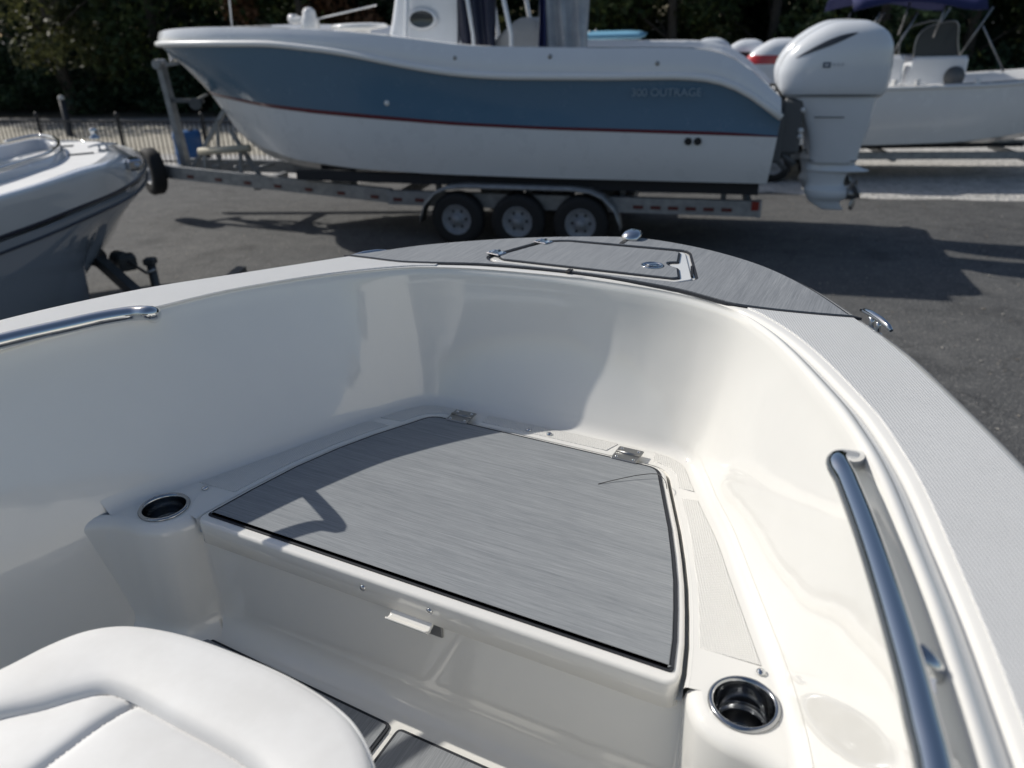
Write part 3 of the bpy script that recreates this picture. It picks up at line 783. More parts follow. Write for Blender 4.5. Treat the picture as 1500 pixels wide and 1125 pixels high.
REDc = curve_tab([(-5.10, 0, 1.84), (-4.9, .17, 1.83), (-4.4, .48, 1.80), (-3.7, .82, 1.74), (-2.8, 1.05, 1.68), (-2.0, 1.18, 1.64), (-.8, 1.28, 1.575), (.4, 1.31, 1.535), (2.05, 1.31, 1.50), (3.13, 1.29, 1.475)], NB, pw=1.15)
CHIc = curve_tab([(-4.78, 0, 1.36), (-4.55, .16, 1.27), (-4.1, .45, 1.14), (-3.4, .78, 1.03), (-2.4, 1.01, .965), (-1.2, 1.12, .935), (.4, 1.17, .925), (3.08, 1.17, .92)], NB, pw=1.15)
KEEc = curve_tab([(-4.78, 0, 1.36), (-4.5, 0.0, 1.06), (-4.2, 0, .90), (-3.8, 0, .80), (-3, 0, .73), (0, 0, .70), (3.05, 0, .70)], NB, pw=1.15)
def down(c, dz, dy=0): return [Vector((p.x, p.y * (1 - dy), p.z - dz)) for p in c]
def lerpc(a, b, t): return [p.lerp(q, t) for p, q in zip(a, b)]
band("topsides", TOPc, COVc, UPPER, blue, 5, .02)
rub = [Vector((p.x, p.y - .012 * (1 if abs(p.y) > .05 else 0), p.z)) for p in COVc]
mb = MB().tube(rub, .040, 8).tube(mir(rub), .040, 8); mb.build("rub_rail", mat("rail_white", (.80, .80, .79), .35), blue)
R1 = lerpc(COVc, REDc, .935)
band("hull_side", COVc, R1, BLUE, blue, 8, -.03)
band("boot_stripe", [Vector((p.x, p.y * 1.003, p.z)) for p in R1], REDc, REDP, blue, 1)
band("hull_bottom", REDc, CHIc, BOTTOM, blue, 6, .03)
band("keel", CHIc, KEEc, BOTTOM, blue, 4)
def ringsection(i):
    c = [TOPc[i], COVc[i], R1[i], REDc[i], CHIc[i], KEEc[i]]; return c + mir(c)[::-1][1:]
sec = ringsection(NB - 1); cen = sum(sec, Vector()) / len(sec)
MB().add(sec, [tuple(range(len(sec)))]).build("transom", UPPER, blue)
inn = [Vector((p.x, p.y * .87, p.z + .004)) for p in TOPc]; inb = [Vector((p.x, p.y * (.45 + .41 * min(1, max(0, (p.x + 5.7) / 3.2))), min(p.z - .35, 2.05 + max(0, -p.x - 3.5) * .2) if i < NB - 6 else p.z - .05)) for i, p in enumerate(TOPc)]
mb = MB(); mb.loft([[a, b, c] for a, b, c in zip(TOPc, inn, inb)]); mb.loft([[a, b, c] for a, b, c in zip(mir(TOPc), mir(inn), mir(inb))]); mb.build("gunwale", UPPER, blue)
MB().loft([[a, b] for a, b in zip(inb, mir(inb))]).build("deck", WHITE_HULL, blue)
fwd = [Vector((p.x, p.y * .87, p.z + .002)) for p in TOPc[:12]]
MB().loft([[a, b] for a, b in zip(fwd, mir(fwd))]).build("foredeck", WHITE_HULL, blue)
# windlass and bow cushion
a = BF.pl(455, 40, -.25)
wi = MB().lathe((a.x, -.25, 2.72), [(.13, 0), (.13, .10), (.10, .14), (.09, .22), (.05, .26), (.001, .27)], 18)
wi.box((a.x - .18, -.25, 2.83), (.22, .16, .10), bev=.03).tube([(a.x - .30, -.25, 2.84), (a.x - .20, -.25, 2.84)], .07, 14).tube([(a.x + .1, -.2, 2.84), (a.x + .95, -.1, 2.99)], .012, 8); wi.build("windlass", WHITE_HULL, blue)
b = BF.pl(525, 45, -.3)
MB().lathe((b.x, -.25, 2.62), [(.16, -.1), (.15, .06), (.36, .08), (.40, .11), (.36, .145), (.15, .16), (.001, .16)], 24).build("bow_table", WHITE_HULL, blue)
# console
f0 = BF.pl(563, 58, -.5).x; f1 = BF.pl(692, 68, -.5).x
def csec(z, x0, x1, hw, r=.14):
    return [Vector((p.x, p.y, z)) for p in roundpoly([(x0, -hw), (x1, -hw), (x1, hw), (x0, hw)], [r, .06, .06, r], 4)]
MB().loft([csec(z, f0 + dx, f1 - dx * .1, .52 - dx * .1) for z, dx in ((1.9, -.10), (2.4, -.03), (2.6, .04), (2.8, .10), (3.05, .16), (3.3, .20), (3.42, .24))], closed=True, cap=True).build("console", UPPER, blue)
wx = BF.pl(618, 28, -.53)
wn = MB().lathe((0, 0, 0), [(.22, 0), (.21, -.018), (.165, -.02)], 28, 'Y'); o_ = wn.build("port_window", UPPER, blue); o_.location = (wx.x, -.52, wx.z); o_.scale = (1.0, 1, .62)
w2 = MB().lathe((0, 0, 0), [(.17, -.019), (.10, -.012), (.001, -.010)], 28, 'Y').build("window_glass", GLASSY, blue); w2.location = (wx.x, -.52, wx.z); w2.scale = (1.0, 1, .62)
# hardtop on legs
for sy in (-1, 1):
    for (x0, x1) in ((f0 + .35, f0 + .55), (f1 + .05, f1 - .15), (f1 + .55, f1 + .25)):
        MB().tube([(x0, sy * .58, 1.95), (x0, sy * .60, 2.6), (x1, sy * .64, 4.05)], .03, 8).build("hardtop_leg", UPPER, blue)
MB().box((f1 - .25, 0, 4.10), (2.3, 1.9, .10), bev=.04).build("hardtop", UPPER, blue)
# folded clear curtains and leaning post
def drape(x0, x1, y, z0, z1, m, name):
    mb = MB(); rows = []
    for i in range(22):
        f = i / 21; r_ = []
        for k in range(8):
            g = k / 7
            r_.append(Vector((x0 + (x1 - x0) * f + .05 * math.sin(g * 3 + f * 5) * g, y + .05 * math.sin(f * 19 + g * 2.5) + .02 * math.sin(g * 9 + f * 4), z0 + (z1 - z0) * g)))
        rows.append(r_)
    mb.loft(rows); o = mb.build(name, m, blue); s = o.modifiers.new("thick", 'SOLIDIFY'); s.thickness = .006; return o
q0 = BF.pl(668, 30, -.55).x; q1 = BF.pl(726, 30, -.55).x
drape(q0, q1, -.58, 2.30, 3.7, mat("navy_curtain", (.012, .016, .04), .5), "curtain")
clear = noisy("hazy_vinyl", (.30, .32, .35), (.42, .43, .45), 5, .25)
q2 = BF.pl(776, 30, -.45).x; q3 = BF.pl(862, 30, -.45).x
drape(q2 + .1, q3, -.48, 2.25, 3.7, clear, "curtain")
drape(BF.pl(792, 30, -.40).x, BF.pl(804, 30, -.40).x, -.56, 2.25, 3.7, NAVY, "curtain")
l0 = BF.pl(705, 66, -.4).x; l1 = BF.pl(800, 66, -.4).x
MB().loft([csec(z, l0 + a_, l1 - b_, .45 - c_, .1) for z, a_, b_, c_ in ((2.0, 0, 0, 0), (2.3, .02, .0, 0), (2.45, .10, .02, .01), (2.62, .28, .05, .02), (2.74, .42, .10, .05), (2.79, .52, .25, .12))], closed=True, cap=True).build("leaning_post", noisy("beige_cover", (.42, .41, .40), (.5, .49, .47), 4, .7), blue)
MB().tube([BF.pl(340, 42, -.4), BF.pl(336, 0, -.4), BF.pl(334, -90, -.4)], [.014, .011, .006], 8).build("antenna", WHITE_HULL, blue)
# hull fittings
for x, y in ((500, 151), ):
    p = BF.pl(567, 151, -1.39); MB().lathe((0, 0, 0), [(.035, 0), (.03, -.012), (.001, -.014)], 14, 'Y').build("thru_hull", WHITE_HULL, blue, loc=(p.x, -1.395, p.z))
for x in (1008, 1022):
    p = BF.pl(x, 207, -1.30); MB().lathe((0, 0, 0), [(.045, 0), (.04, -.012), (.02, -.005), (.001, -.004)], 14, 'Y').build("drain", BLACK, blue, loc=(p.x, -1.31, p.z))
for x, y in ((806, 83), (667, 85), (963, 93)):
    p = BF.pl(x, y, -1.42); MB().lathe((0, 0, 0), [(.03, 0), (.025, -.02), (.001, -.02)], 12, 'Y').build("vent", STEEL_B, blue, loc=(p.x, -1.42, p.z))
p = BF.pl(924, 141, -1.43)
text("300 OUTRAGE", .125, mat("pale_letters", (.22, .30, .37), .4), blue, (p.x, -1.425, p.z), (rad(90 - 5), 0, 0))

# ------------------------------------------------------------------ outboards
def ovalsec(z, x0, x1, hw, pw=2.6, n=28):
    out = []; cx, hx = (x0 + x1) / 2, (x1 - x0) / 2
    for i in range(n):
        a = 2 * math.pi * i / n; c, s = math.cos(a), math.sin(a)
        out.append(Vector((cx + hx * math.copysign(abs(c) ** (2 / pw), c), hw * math.copysign(abs(s) ** (2 / pw), s), z)))
    return out
def sm(tab, n=5):
    v = spline([Vector((*t[:3],)) for t in tab], n); h = spline([Vector((t[3], 0, 0)) for t in tab], n)
    return [(a.x, a.y, a.z, b.x) for a, b in zip(v, h)]
def outboard(loc, rz, label, cat="outboard motor", group=None, cowl=COWL, accent=GREYP, scale=1.0, detail=True, badge=None):
    """origin on the ground under the transom, +x aft"""
    t = empty("outboard_motor", loc, rz, label, cat, group); t.scale = (scale,) * 3
    tab = [(1.83, .10, 1.17, .20), (1.87, .05, 1.22, .26), (1.97, .0, 1.25, .295), (2.12, -.02, 1.26, .305), (2.28, .03, 1.25, .30), (2.42, .13, 1.23, .285), (2.54, .28, 1.16, .25), (2.62, .42, 1.04, .19), (2.665, .54, .93, .11), (2.68, .66, .82, .02)]
    c = MB().loft([ovalsec(z, x0, x1, h) for z, x0, x1, h in sm(tab)], closed=True, cap=True).build("cowling", cowl, t)
    mid = [(1.84, .13, 1.16, .22), (1.70, .26, 1.14, .21), (1.5, .37, 1.12, .18), (1.25, .45, 1.06, .145), (1.05, .47, 1.03, .115)]
    MB().loft([ovalsec(z, x0, x1, h) for z, x0, x1, h in sm(mid)], closed=True, cap=True).build("midsection", cowl, t)
    low = [(1.06, .47, .98, .09), (1.0, .44, 1.12, .10), (.965, .45, 1.20, .11), (.94, .46, .98, .075), (.80, .49, .93, .06), (.72, .46, 1.02, .085), (.64, .50, 1.02, .085), (.57, .55, .92, .035), (.47, .72, .98, .012)]
    g = MB().loft([ovalsec(z, x0, x1, h, 2.2) for z, x0, x1, h in sm(low, 4)], closed=True, cap=True).build("lower_unit", cowl, t)
    pr = MB().tube([(.98, 0, .68), (1.06, 0, .68), (1.14, 0, .68)], [.075, .07, .045], 14)
    for k in range(3):
        a = k * 2.094 + .5; rows = []
        for i in range(5):
            r = .06 + .035 * i; wd = (.05, .09, .11, .10, .05)[i]
            d = Vector((0, math.cos(a), math.sin(a))); e = Vector((.45, -math.sin(a) * .9, math.cos(a) * .9))
            cc = Vector((1.07, 0, .68)) + d * r
            rows.append([cc - e * wd, cc - e * wd * .3 + Vector((.008, 0, 0)), cc + e * wd * .3 + Vector((.008, 0, 0)), cc + e * wd])
        pr.loft(rows)
    o = pr.build("propeller", STEEL_B, t); s_ = o.modifiers.new("thick", 'SOLIDIFY'); s_.thickness = .008
    if detail:
        br = MB().box((.20, 0, 1.50), (.26, .36, .66), bev=.04).box((.04, 0, 1.38), (.16, .44, .62), bev=.03).tube([(.10, -.12, 1.2), (.30, -.12, 1.05)], .035, 10).tube([(.02, -.1, 1.15), (.2, -.1, .98)], .03, 10); br.build("bracket", GREYP, t)
        for z in (1.70, 1.46, 1.39): MB().lathe((.32, -.17, z), [(.035, 0), (.03, -.03), (.001, -.035)], 12, 'Y').build("bolt", mat("zinc", (.7, .7, .7), .3), t)
        for k in range(3):
            MB().tube(spline([Vector((.10, -.10 + .09 * k, 1.83)), Vector((-.02, -.10 + .10 * k, 1.80 + .05 * k)), Vector((-.16, -.06 + .12 * k, 1.72)), Vector((-.22, .02 + .1 * k, 1.60))], 5), .018, 8).build("rigging_hose", BLACK, t)
        MB().box((.62, -.206, 1.62), (.34, .006, .012), bev=.002).build("panel_line", GREYP, t)
        MB().loft([ovalsec(z, .462, 1.045, .118 + .001) for z in (1.085, 1.10)], closed=True).build("panel_line", GREYP, t)
        # air intake crescent
        rows = []
        for i in range(15):
            f = i / 14; x = .14 + .66 * f; zt = 2.28 + .27 * math.sin(min(1, f * 1.05) * 1.45); th = .085 * math.sin(math.pi * min(1, f * 1.0)) ** .8 * (.5 + f * .6)
            r_ = []
            for k in range(4):
                z = zt - th * k / 3
                hw = np.interp(z, [q[0] for q in tab], [q[3] for q in tab]); x0 = np.interp(z, [q[0] for q in tab], [q[1] for q in tab]); x1 = np.interp(z, [q[0] for q in tab], [q[2] for q in tab])
                cx, hx = (x0 + x1) / 2, (x1 - x0) / 2; u = max(-.98, min(.98, (x - cx) / hx))
                y = hw * (1 - abs(u) ** 2.6) ** (1 / 2.6)
                r_.append(Vector((x, -y - .006, z)))
            rows.append(r_)
        MB().loft(rows).build("air_intake", mat("intake_dark", (.05, .055, .065), .4), t)
        lm = mat("badge_light", (.55, .57, .6), .4); dk = mat("badge_dark", (.09, .12, .17), .4)
        MB().box((.50, -.309, 2.21), (.085, .006, .06), bev=.002).build("badge", dk, t)
        MB().box((.50, -.3125, 2.21), (.040, .004, .022), bev=.001).build("badge_mark", lm, t)
        for k in range(3): MB().box((.58 + .045 * k, -.3085, 2.215), (.028, .005, .034), bev=.002).build("badge_mark", lm, t)
        MB().loft([ovalsec(z, .06, 1.21, .268) for z in (1.862, 1.895)], closed=True).build("cowl_seam", GREYP, t)
    else:
        MB().loft([ovalsec(z, x0, x1, h) for z, x0, x1, h in ((2.22, -.003, 1.257, .307), (2.30, .035, 1.252, .303), (2.38, .085, 1.242, .294))], closed=True).build("stripe", accent, t)
    return t
tb = BF.o; Rm = Matrix.Rotation(BF.rz, 3, 'Z')
def bw(x, y): v = Rm @ Vector((x, y, 0)) + BF.o; return (v.x, v.y, 0)
outboard(bw(3.12, -.42), BF.rz, "white outboard motor on the near side of the blue boat's transom")
outboard(bw(3.12, .42), BF.rz, "white outboard motor behind its twin on the blue boat's transom")

# ------------------------------------------------------------------ blue boat's trailer
tr = empty("boat_trailer", (BF.o.x, BF.o.y, 0), BF.rz, "galvanised triple-axle boat trailer under the blue boat", "trailer")
for sy in (-1, 1):
    MB().beam((-1.9, sy * .98, .58), (3.02, sy * .98, .58), .10, .19).build("side_rail", ALU, tr)
    MB().beam((-1.86, sy * .98, .60), (-6.1, sy * .30, .73), .09, .19).build("tongue_rail", ALU, tr)
    MB().beam((-3.1, sy * .52, .90), (2.95, sy * .62, .86), .12, .07).build("bunk", BUNK, tr)
    MB().beam((-3.3, sy * .90, .84), (3.0, sy * 1.0, .82), .10, .13).build("shadow_board", BUNK, tr)  # added dark board standing in for the shadow between hull bottom and frame
    for x in (-2.6, -1.3, .0, 1.3, 2.6): MB().beam((x, sy * .58, .55), (x, sy * .58, .86), .07, .07).build("bunk_post", ALU, tr)
for x in (-4.3, -3.1, -1.8, -.6, 1.4, 2.9): MB().beam((x, -.96 if x > -2 else -.45, .56), (x, .96 if x > -2 else .45, .56), .09, .12).build("crossmember", ALU, tr)
for i, x in enumerate((-5.15, -4.75, -4.35)):
    MB().tube([(x, -.26, .80), (x + .15, 0, .82)], .02, 8).build("brace", ALU, tr)
for sy in (-1, 1):
    pr = [(-1.36, .30), (-1.34, .42), (-1.27, .58), (-1.12, .73), (-.95, .80), (-.7, .825), (.7, .825), (.95, .80), (1.12, .73), (1.27, .58), (1.34, .42), (1.36, .30)]
    o_ = MB().loft([[Vector((x, sy * 1.02, z)), Vector((x, sy * 1.27, z)), Vector((x, sy * 1.275, z - .04))] for x, z in pr]).build("fender", ALU, tr)
    s_ = o_.modifiers.new("thick", 'SOLIDIFY'); s_.thickness = .012
    for k, x in enumerate((-.84, 0, .84)):
        ty = MB().lathe((x, sy * 1.14, .36), [(.20, -.10), (.28, -.11), (.335, -.10), (.36, -.07), (.36, .07), (.335, .10), (.28, .11), (.20, .10)], 32, 'Y').build("wheel", TYRE, tr)
        MB().lathe((x, sy * 1.14, .36), [(.205, -sy * -.095), (.20, sy * .105), (.185, sy * .085), (.17, sy * .05), (.11, sy * .045), (.075, sy * .06), (.06, sy * .10), (.055, sy * .12), (.001, sy * .125)], 28, 'Y').build("rim", RIM, ty)
        for j in range(6):
            a = j * math.pi / 3; MB().lathe((x + .115 * math.cos(a), sy * (1.14 + .046), .36 + .115 * math.sin(a)), [(.022, 0), (.020, sy * .004), (.001, sy * .004)], 8, 'Y').build("rim_hole", BLACK, ty)
for x in (-.84, 0, .84): MB().tube([(x, -1.05, .36), (x, 1.05, .36)], .035, 10).build("axle", GREYP, tr)
# winch post, bow stop, strap
pa = BF.pl(275, 248, -.05); pb = BF.pl(236, 96, -.05)
MB().beam(pa, pb, .09, .13, Vector((0, 1, 0))).build("winch_post", ALU, tr)
MB().beam(BF.pl(283, 246, -.05), BF.pl(330, 160, -.05), .06, .07, Vector((0, 1, 0))).build("post_brace", ALU, tr)
MB().beam(BF.pl(243, 95, -.05), BF.pl(263, 92, -.05), .05, .05).tube([pb + Vector((-.02, -.10, .02)), pb + Vector((-.02, .10, .02))], .07, 12).build("post_head", ALU, tr)
MB().beam(BF.pl(252, 147, -.05), BF.pl(298, 148, -.05), .05, .06).tube([BF.pl(286, 152, -.18), BF.pl(286, 152, .18)], .09, 14).build("winch", GREYP, tr)
MB().tube([BF.pl(288, 146, -.05), BF.pl(304, 138, -.02)], .02, 8).build("winch_strap", mat("strap_web", (.3, .3, .28), .8), tr)
for sy in (-1, 1):
    MB().beam((3.0, sy * .98, .58), (3.06, sy * .98, .58), .12, .2).build("end_plate", ALU, tr)
    MB().box((2.985, sy * 1.035, .62), (.09, .012, .11)).build("tail_light", mat("red_lens", (.22, .015, .012), .2), tr)
for k in range(8): MB().box((-1.75 + .32 * k if k < 2 else 1.55 + .22 * (k - 2), -1.033, .56), (.13, .004, .045)).build("reflector_tape", mat("red_tape", (.10, .015, .015), .4), tr)
for k in range(7):
    f = .06 + .13 * k; p = Vector((-1.86, -.98, .60)).lerp(Vector((-6.1, -.30, .73)), f); MB().box((p.x, p.y - .05, p.z - .03), (.13, .008, .045), rz=rad(-13.4)).build("reflector_tape", bpy.data.materials["red_tape"], tr)
TAN = mat("tan_pvc", (.50, .46, .36), .5)
for ya in (-.32, .05):
    MB().tube([BF.pl(292, 222, ya), BF.pl(366, 217, ya)], .055, 12).build("guide_roller", TAN, tr)
for xx in (300, 352):
    MB().beam(BF.pl(xx, 222, -.3), BF.pl(xx + 2, 262, -.3), .05, .05, Vector((0, 1, 0))).build("roller_post", ALU, tr)
MB().beam(BF.pl(318, 175, -.1), BF.pl(322, 250, -.1), .04, .05, Vector((0, 1, 0))).build("bow_support", ALU, tr)
MB().beam(BF.pl(338, 192, -.2), BF.pl(384, 262, -.2), .05, .06, Vector((0, 1, 0))).build("bow_support", ALU, tr)
# spare wheel standing on the tongue
sp = BF.pl(224, 251, -.35)
sw = empty("spare_wheel", (0, 0, 0), 0, "black spare wheel carried beside the trailer tongue and winch post", "wheel")
sw.location = Rm @ Vector((sp.x, sp.y, 0)) + BF.o; sw.rotation_euler = (0, 0, BF.rz + rad(-34)); sw.location.z = .0
zc = sp.z
MB().lathe((0, 0, zc), [(.20, -.10), (.28, -.115), (.335, -.10), (.36, -.07), (.36, .07), (.335, .10), (.28, .115), (.20, .10)], 30, 'Y').build("tyre", TYRE, sw)
MB().lathe((0, 0, zc), [(.185, -.085), (.16, -.05), (.08, -.04), (.05, -.08), (.001, -.085)], 24, 'Y').build("rim", RIM, sw)
MB().beam((0, .05, zc), (.10, .62, zc + .02), .07, .07).build("carrier_arm", ALU, sw)
# blue drum and pump gear behind the tongue
d0 = BF.pl(283, 222, .9)
dq = P(283, 247, 0); dm = empty("plastic_drum", (dq.x, dq.y, 0), 0, "bright blue plastic drum behind the winch post", "drum")
MB().lathe((0, 0, 0), [(.26, .0), (.29, .03), (.29, .30), (.30, .32), (.30, .36), (.29, .38), (.29, .62), (.30, .64), (.30, .68), (.28, .74), (.27, .78), (.001, .78)], 24).build("body", mat("blue_plastic", (.02, .10, .27), .4), dm)
MB().lathe((.1, 0, .78), [(.05, 0), (.05, .03), (.001, .03)], 12).build("bung", BLACK, dm)

# ------------------------------------------------------------------ other boats
def hullboat(name, fr, L_, tabs, label, top=WHITE_HULL, bot=WHITE_HULL, zdeck=1.2, group=None, rubm=None):
    t = empty(name, (fr.o.x, fr.o.y, 0), fr.rz, label, "boat", group)
    S, Cc, K = [curve_tab(q, 40) for q in tabs]
    band("hull_side", S, Cc, top, t, 8, .07); band("hull_bottom", Cc, K, bot, t, 4)
    rr = [Vector((p.x, p.y * 1.01, p.z - .03)) for p in S]
    MB().tube(rr, .03, 8).tube(mir(rr), .03, 8).build("rub_rail", rubm or WHITE_HULL, t)
    inn = [Vector((p.x, p.y * .86, p.z + .01)) for p in S]; inb = [Vector((p.x, p.y * .84, zdeck)) for p in S]
    mb = MB(); mb.loft([[a, b, c] for a, b, c in zip(S, inn, inb)]); mb.loft([[a, b, c] for a, b, c in zip(mir(S), mir(inn), mir(inb))]); mb.build("gunwale", top, t)
    MB().loft([[a, b] for a, b in zip(inb, mir(inb))]).build("deck", top, t)
    for i in (0, 39):
        c = [S[i], Cc[i], K[i]]; c = c + mir(c)[::-1][1:]
        if abs(S[i].y) > .2: MB().add(c, [tuple(range(len(c)))]).build("transom", top, t)
    return t, S
# white bay boat with the bimini, behind the outboards; +x to its bow
RF = Frame(0, 0, rad(-8)); c_ = P(1290, 150, 1.45); RF.o = Vector((c_.x - .9, 15.0, 0))
rb, RS = hullboat("bimini_boat", RF, 6.4, (
    [(-.6, 1.12, 1.62), (1.5, 1.18, 1.60), (3.2, 1.14, 1.63), (4.4, .98, 1.70), (5.3, .62, 1.78), (5.9, .02, 1.85)],
    [(-.6, 1.0, .66), (1.5, 1.02, .64), (3.0, .95, .68), (4.2, .68, .80), (5.0, .32, 1.02), (5.5, .01, 1.25)],
    [(-.6, .0, .50), (1.5, .0, .46), (3.4, 0, .48), (4.4, 0, .60), (5.1, 0, .92), (5.5, 0, 1.25)]), "white bay boat with navy bimini top standing on the gravel", top=gelcoat("bimini_gel", (.84, .835, .82), .2, .1, .3), bot=BOTTOM)
def rp(x, y, yl): return RF.pl(x, y, yl)
cx0, cx1 = rp(1326, 110, -.35).x, rp(1413, 110, -.35).x
MB().loft([csec(z, cx0 + a_, cx1 - b_, .42, .06) for z, a_, b_ in ((1.2, 0, 0), (1.6, .0, 0), (1.95, .05, .0), (2.02, .08, .03))], closed=True, cap=True).build("console", UPPER, rb)
ar = spline([rp(1338, 84, -.4), rp(1341, 62, -.4), rp(1352, 44, -.4), rp(1372, 35, -.4), rp(1402, 32, -.4), rp(1403, 60, -.4), rp(1405, 82, -.4)], 4)
MB().tube(ar, .014, 8).build("windscreen_frame", STEEL_B, rb); MB().tube([Vector((p.x, .4, p.z)) for p in ar], .014, 8).build("windscreen_frame", STEEL_B, rb)
ws = MB().add([Vector((p.x, -.395, p.z)) for p in ar], [tuple(range(len(ar)))]).build("windscreen", mat("tinted_acrylic", (.05, .06, .065), .08, spec=.6), rb)
MB().lathe((rp(1398, 108, -.42).x, -.43, rp(1398, 108, -.42).z - .05), [(.17, .0), (.17, -.02), (.001, -.03)], 20, 'Y').build("console_hatch", GREYP, rb)
for sy in (-1, 1):
    k = -.95 * sy * -1
    for a_, b_ in (((1298, 95), (1345, 18)), ((1367, 55), (1388, 2)), ((1405, 82), (1455, 10)), ((1470, 105), (1440, 38)), ((1274, 45), (1290, 18))):
        pa, pb = rp(*a_, -.9), rp(*b_, -.9)
        MB().tube([(pa.x, sy * .9, pa.z), (pb.x, sy * .9, pb.z)], .016, 8).build("bimini_pole", STEEL_B, rb)
b0, b1 = rp(1250, 10, -.95), rp(1452, -12, -.95)
rows = []
for i in range(13):
    f = i / 12; x = b0.x + (b1.x - b0.x) * f; zc = b0.z + .02 + .16 * math.sin(math.pi * min(1, f * 1.1 + .05)) * .9
    rows.append([Vector((x, y, zc + .20 * (1 - (abs(y) / 1.0) ** 2.2) - (.10 if abs(y) > .97 else 0))) for y in np.linspace(-1.0, 1.0, 15)])
o_ = MB().loft(rows).build("bimini_top", NAVY, rb); o_.modifiers.new("thick", 'SOLIDIFY').thickness = .02
for x, y in ((1312, 108), (1345, 108), (1432, 110)):
    p = rp(x, y, -1.0); MB().lathe((p.x, -1.05, 1.62), [(.05, 0), (.04, .04), (.06, .07), (.001, .09)], 10).build("deck_fitting", WHITE_HULL, rb)
MB().box((rp(1302, 100, -.3).x, -.3, 1.80), (.35, .5, .5), bev=.06).build("seat_box", UPPER, rb)
# its trailer
rt = empty("boat_trailer", (RF.o.x, RF.o.y, 0), RF.rz, "galvanised trailer under the white bimini boat", "trailer")
for sy in (-1, 1):
    MB().beam((-.8, sy * .75, .42), (4.6, sy * .75, .42), .08, .12).build("side_rail", ALU, rt)
    MB().beam((4.58, sy * .75, .42), (6.8, sy * .06, .45), .08, .11).build("tongue_rail", ALU, rt)
    MB().beam((-.5, sy * .5, .52), (4.2, sy * .45, .56), .1, .06).build("bunk", BUNK, rt)
    for x in (-.1, .65):
        ty = MB().lathe((x, sy * .95, .31), [(.17, -.09), (.27, -.10), (.31, -.06), (.31, .06), (.27, .10), (.17, .09)], 24, 'Y').build("wheel", TYRE, rt)
        MB().lathe((x, sy * .95, .31), [(.17, sy * .08), (.10, sy * .05), (.05, sy * .09), (.001, sy * .1)], 20, 'Y').build("rim", RIM, ty)
for x in (-.4, 2.0, 4.2): MB().beam((x, -.75, .36), (x, .75, .36), .08, .09).build("crossmember", ALU, rt)

# hidden row behind the blue boat: only tops of motors and a pale blue hardtop show
GF = Frame(1.2, 15.6, rad(-12))
gb, _ = hullboat("moored_boat", GF, 6, (
    [(-4.6, .02, 1.72), (-3.9, .7, 1.66), (-2.6, 1.1, 1.6), (0, 1.2, 1.55), (2.0, 1.16, 1.55)],
    [(-4.2, .01, 1.1), (-3.5, .45, .85), (-2.2, .85, .7), (0, 1.02, .66), (2.0, 1.0, .66)],
    [(-4.2, 0, 1.1), (-3.7, 0, .75), (-2.6, 0, .55), (0, 0, .48), (2.0, 0, .48)]), "white boat with pale blue hardtop behind the blue boat")
for sy in (-1, 1):
    for x in (-.75, .35): MB().tube([(x, sy * .5, 1.2), (x + .12, sy * .55, 2.55)], .022, 8).build("hardtop_leg", ALU, gb)
hx = GF.pl(888, 48, 0)
MB().loft([csec(hx.z - .05 + dz, hx.x - .72 + i_, hx.x + .72 - i_, .8 - i_, .15) for dz, i_ in ((-.05, .10), (-.03, .03), (.02, .0), (.06, .12), (.075, .3))], closed=True, cap=True).build("hardtop", mat("pale_blue_gel", (.22, .48, .66), .3), gb)
g_ = "outboard motors in the row behind the blue boat"
Gm = Matrix.Rotation(GF.rz, 3, 'Z')
REDC = mat("red_cowl", (.52, .03, .035), .25, coat=.5)
def gpos(px, py, y):
    q = GF.pl(px, py, y); v = Gm @ Vector((q.x, y, 0)) + GF.o; return Vector((v.x, v.y, 0)), q.z
for px, py, s_, m_, a_, lb in ((1003, 57, .66, COWL, GREYP, "small white outboard cowl just above the blue boat's rail"), (1056, 59, .66, UPPER, BLACK, "small white outboard cowl with dark band beside the red motor"), (1092, 58, .86, UPPER, REDC, "white outboard with a red band behind the blue boat's stern")):
    v, z = gpos(px, py, -.2 if s_ < .8 else -.6)
    o_ = outboard(v, GF.rz, lb, cowl=m_, accent=a_, scale=s_, detail=False); o_.location.z = z - 2.66 * s_
    if o_.location.z > 0: pass

# ------------------------------------------------------------------ white boat alongside, left
ZD, ZRB = 1.80, 1.50
LB_DARK = mat("black_rub_strake", (.008, .012, .03), .3, coat=.4)
lb = empty("bowrider_boat", (0, 0, 0), 0, "white bow with black rub rail, open seating and cleats beside our boat", "boat")
near_d = [(-260, 372), (-120, 326), (0, 290), (60, 272), (118, 252), (150, 243), (166, 234), (174, 226), (172, 219), (160, 211), (140, 207), (80, 209), (0, 215), (-120, 226), (-260, 240)]
near_r = [(-260, 450), (-120, 396), (0, 351), (60, 329), (120, 305), (165, 286), (195, 270), (209, 257), (213, 246), (210, 236), (196, 226), (150, 216), (80, 214), (-110, 228), (-260, 244)]
D = spline([P(x, y, ZD) for x, y in near_d], 6); RB = spline([P(x, y, ZRB) for x, y in near_r], 6)
cen = sum(D, Vector()) / len(D)
n_ = len(D)
rows = []
for a, b in zip(D, RB):
    d = (b - a); o2 = Vector((a.x - cen.x, a.y - cen.y, 0)).normalized()
    rows.append([a - o2 * .10 + Vector((0, 0, .012)), a - o2 * .03 + Vector((0, 0, .010)), a + Vector((0, 0, -.004)), a + d * .06 + Vector((0, 0, -.01)) + o2 * .01, a.lerp(b, .3) + o2 * .02, a.lerp(b, .65) + o2 * .015, b])
MB().loft(rows).build("topsides", gelcoat("bowrider_gel", (.74, .765, .80), .12, .08, .6), lb)
MB().tube([p + Vector((0, 0, .02)) for p in RB], .022, 10).build("rub_rail", LB_DARK, lb)
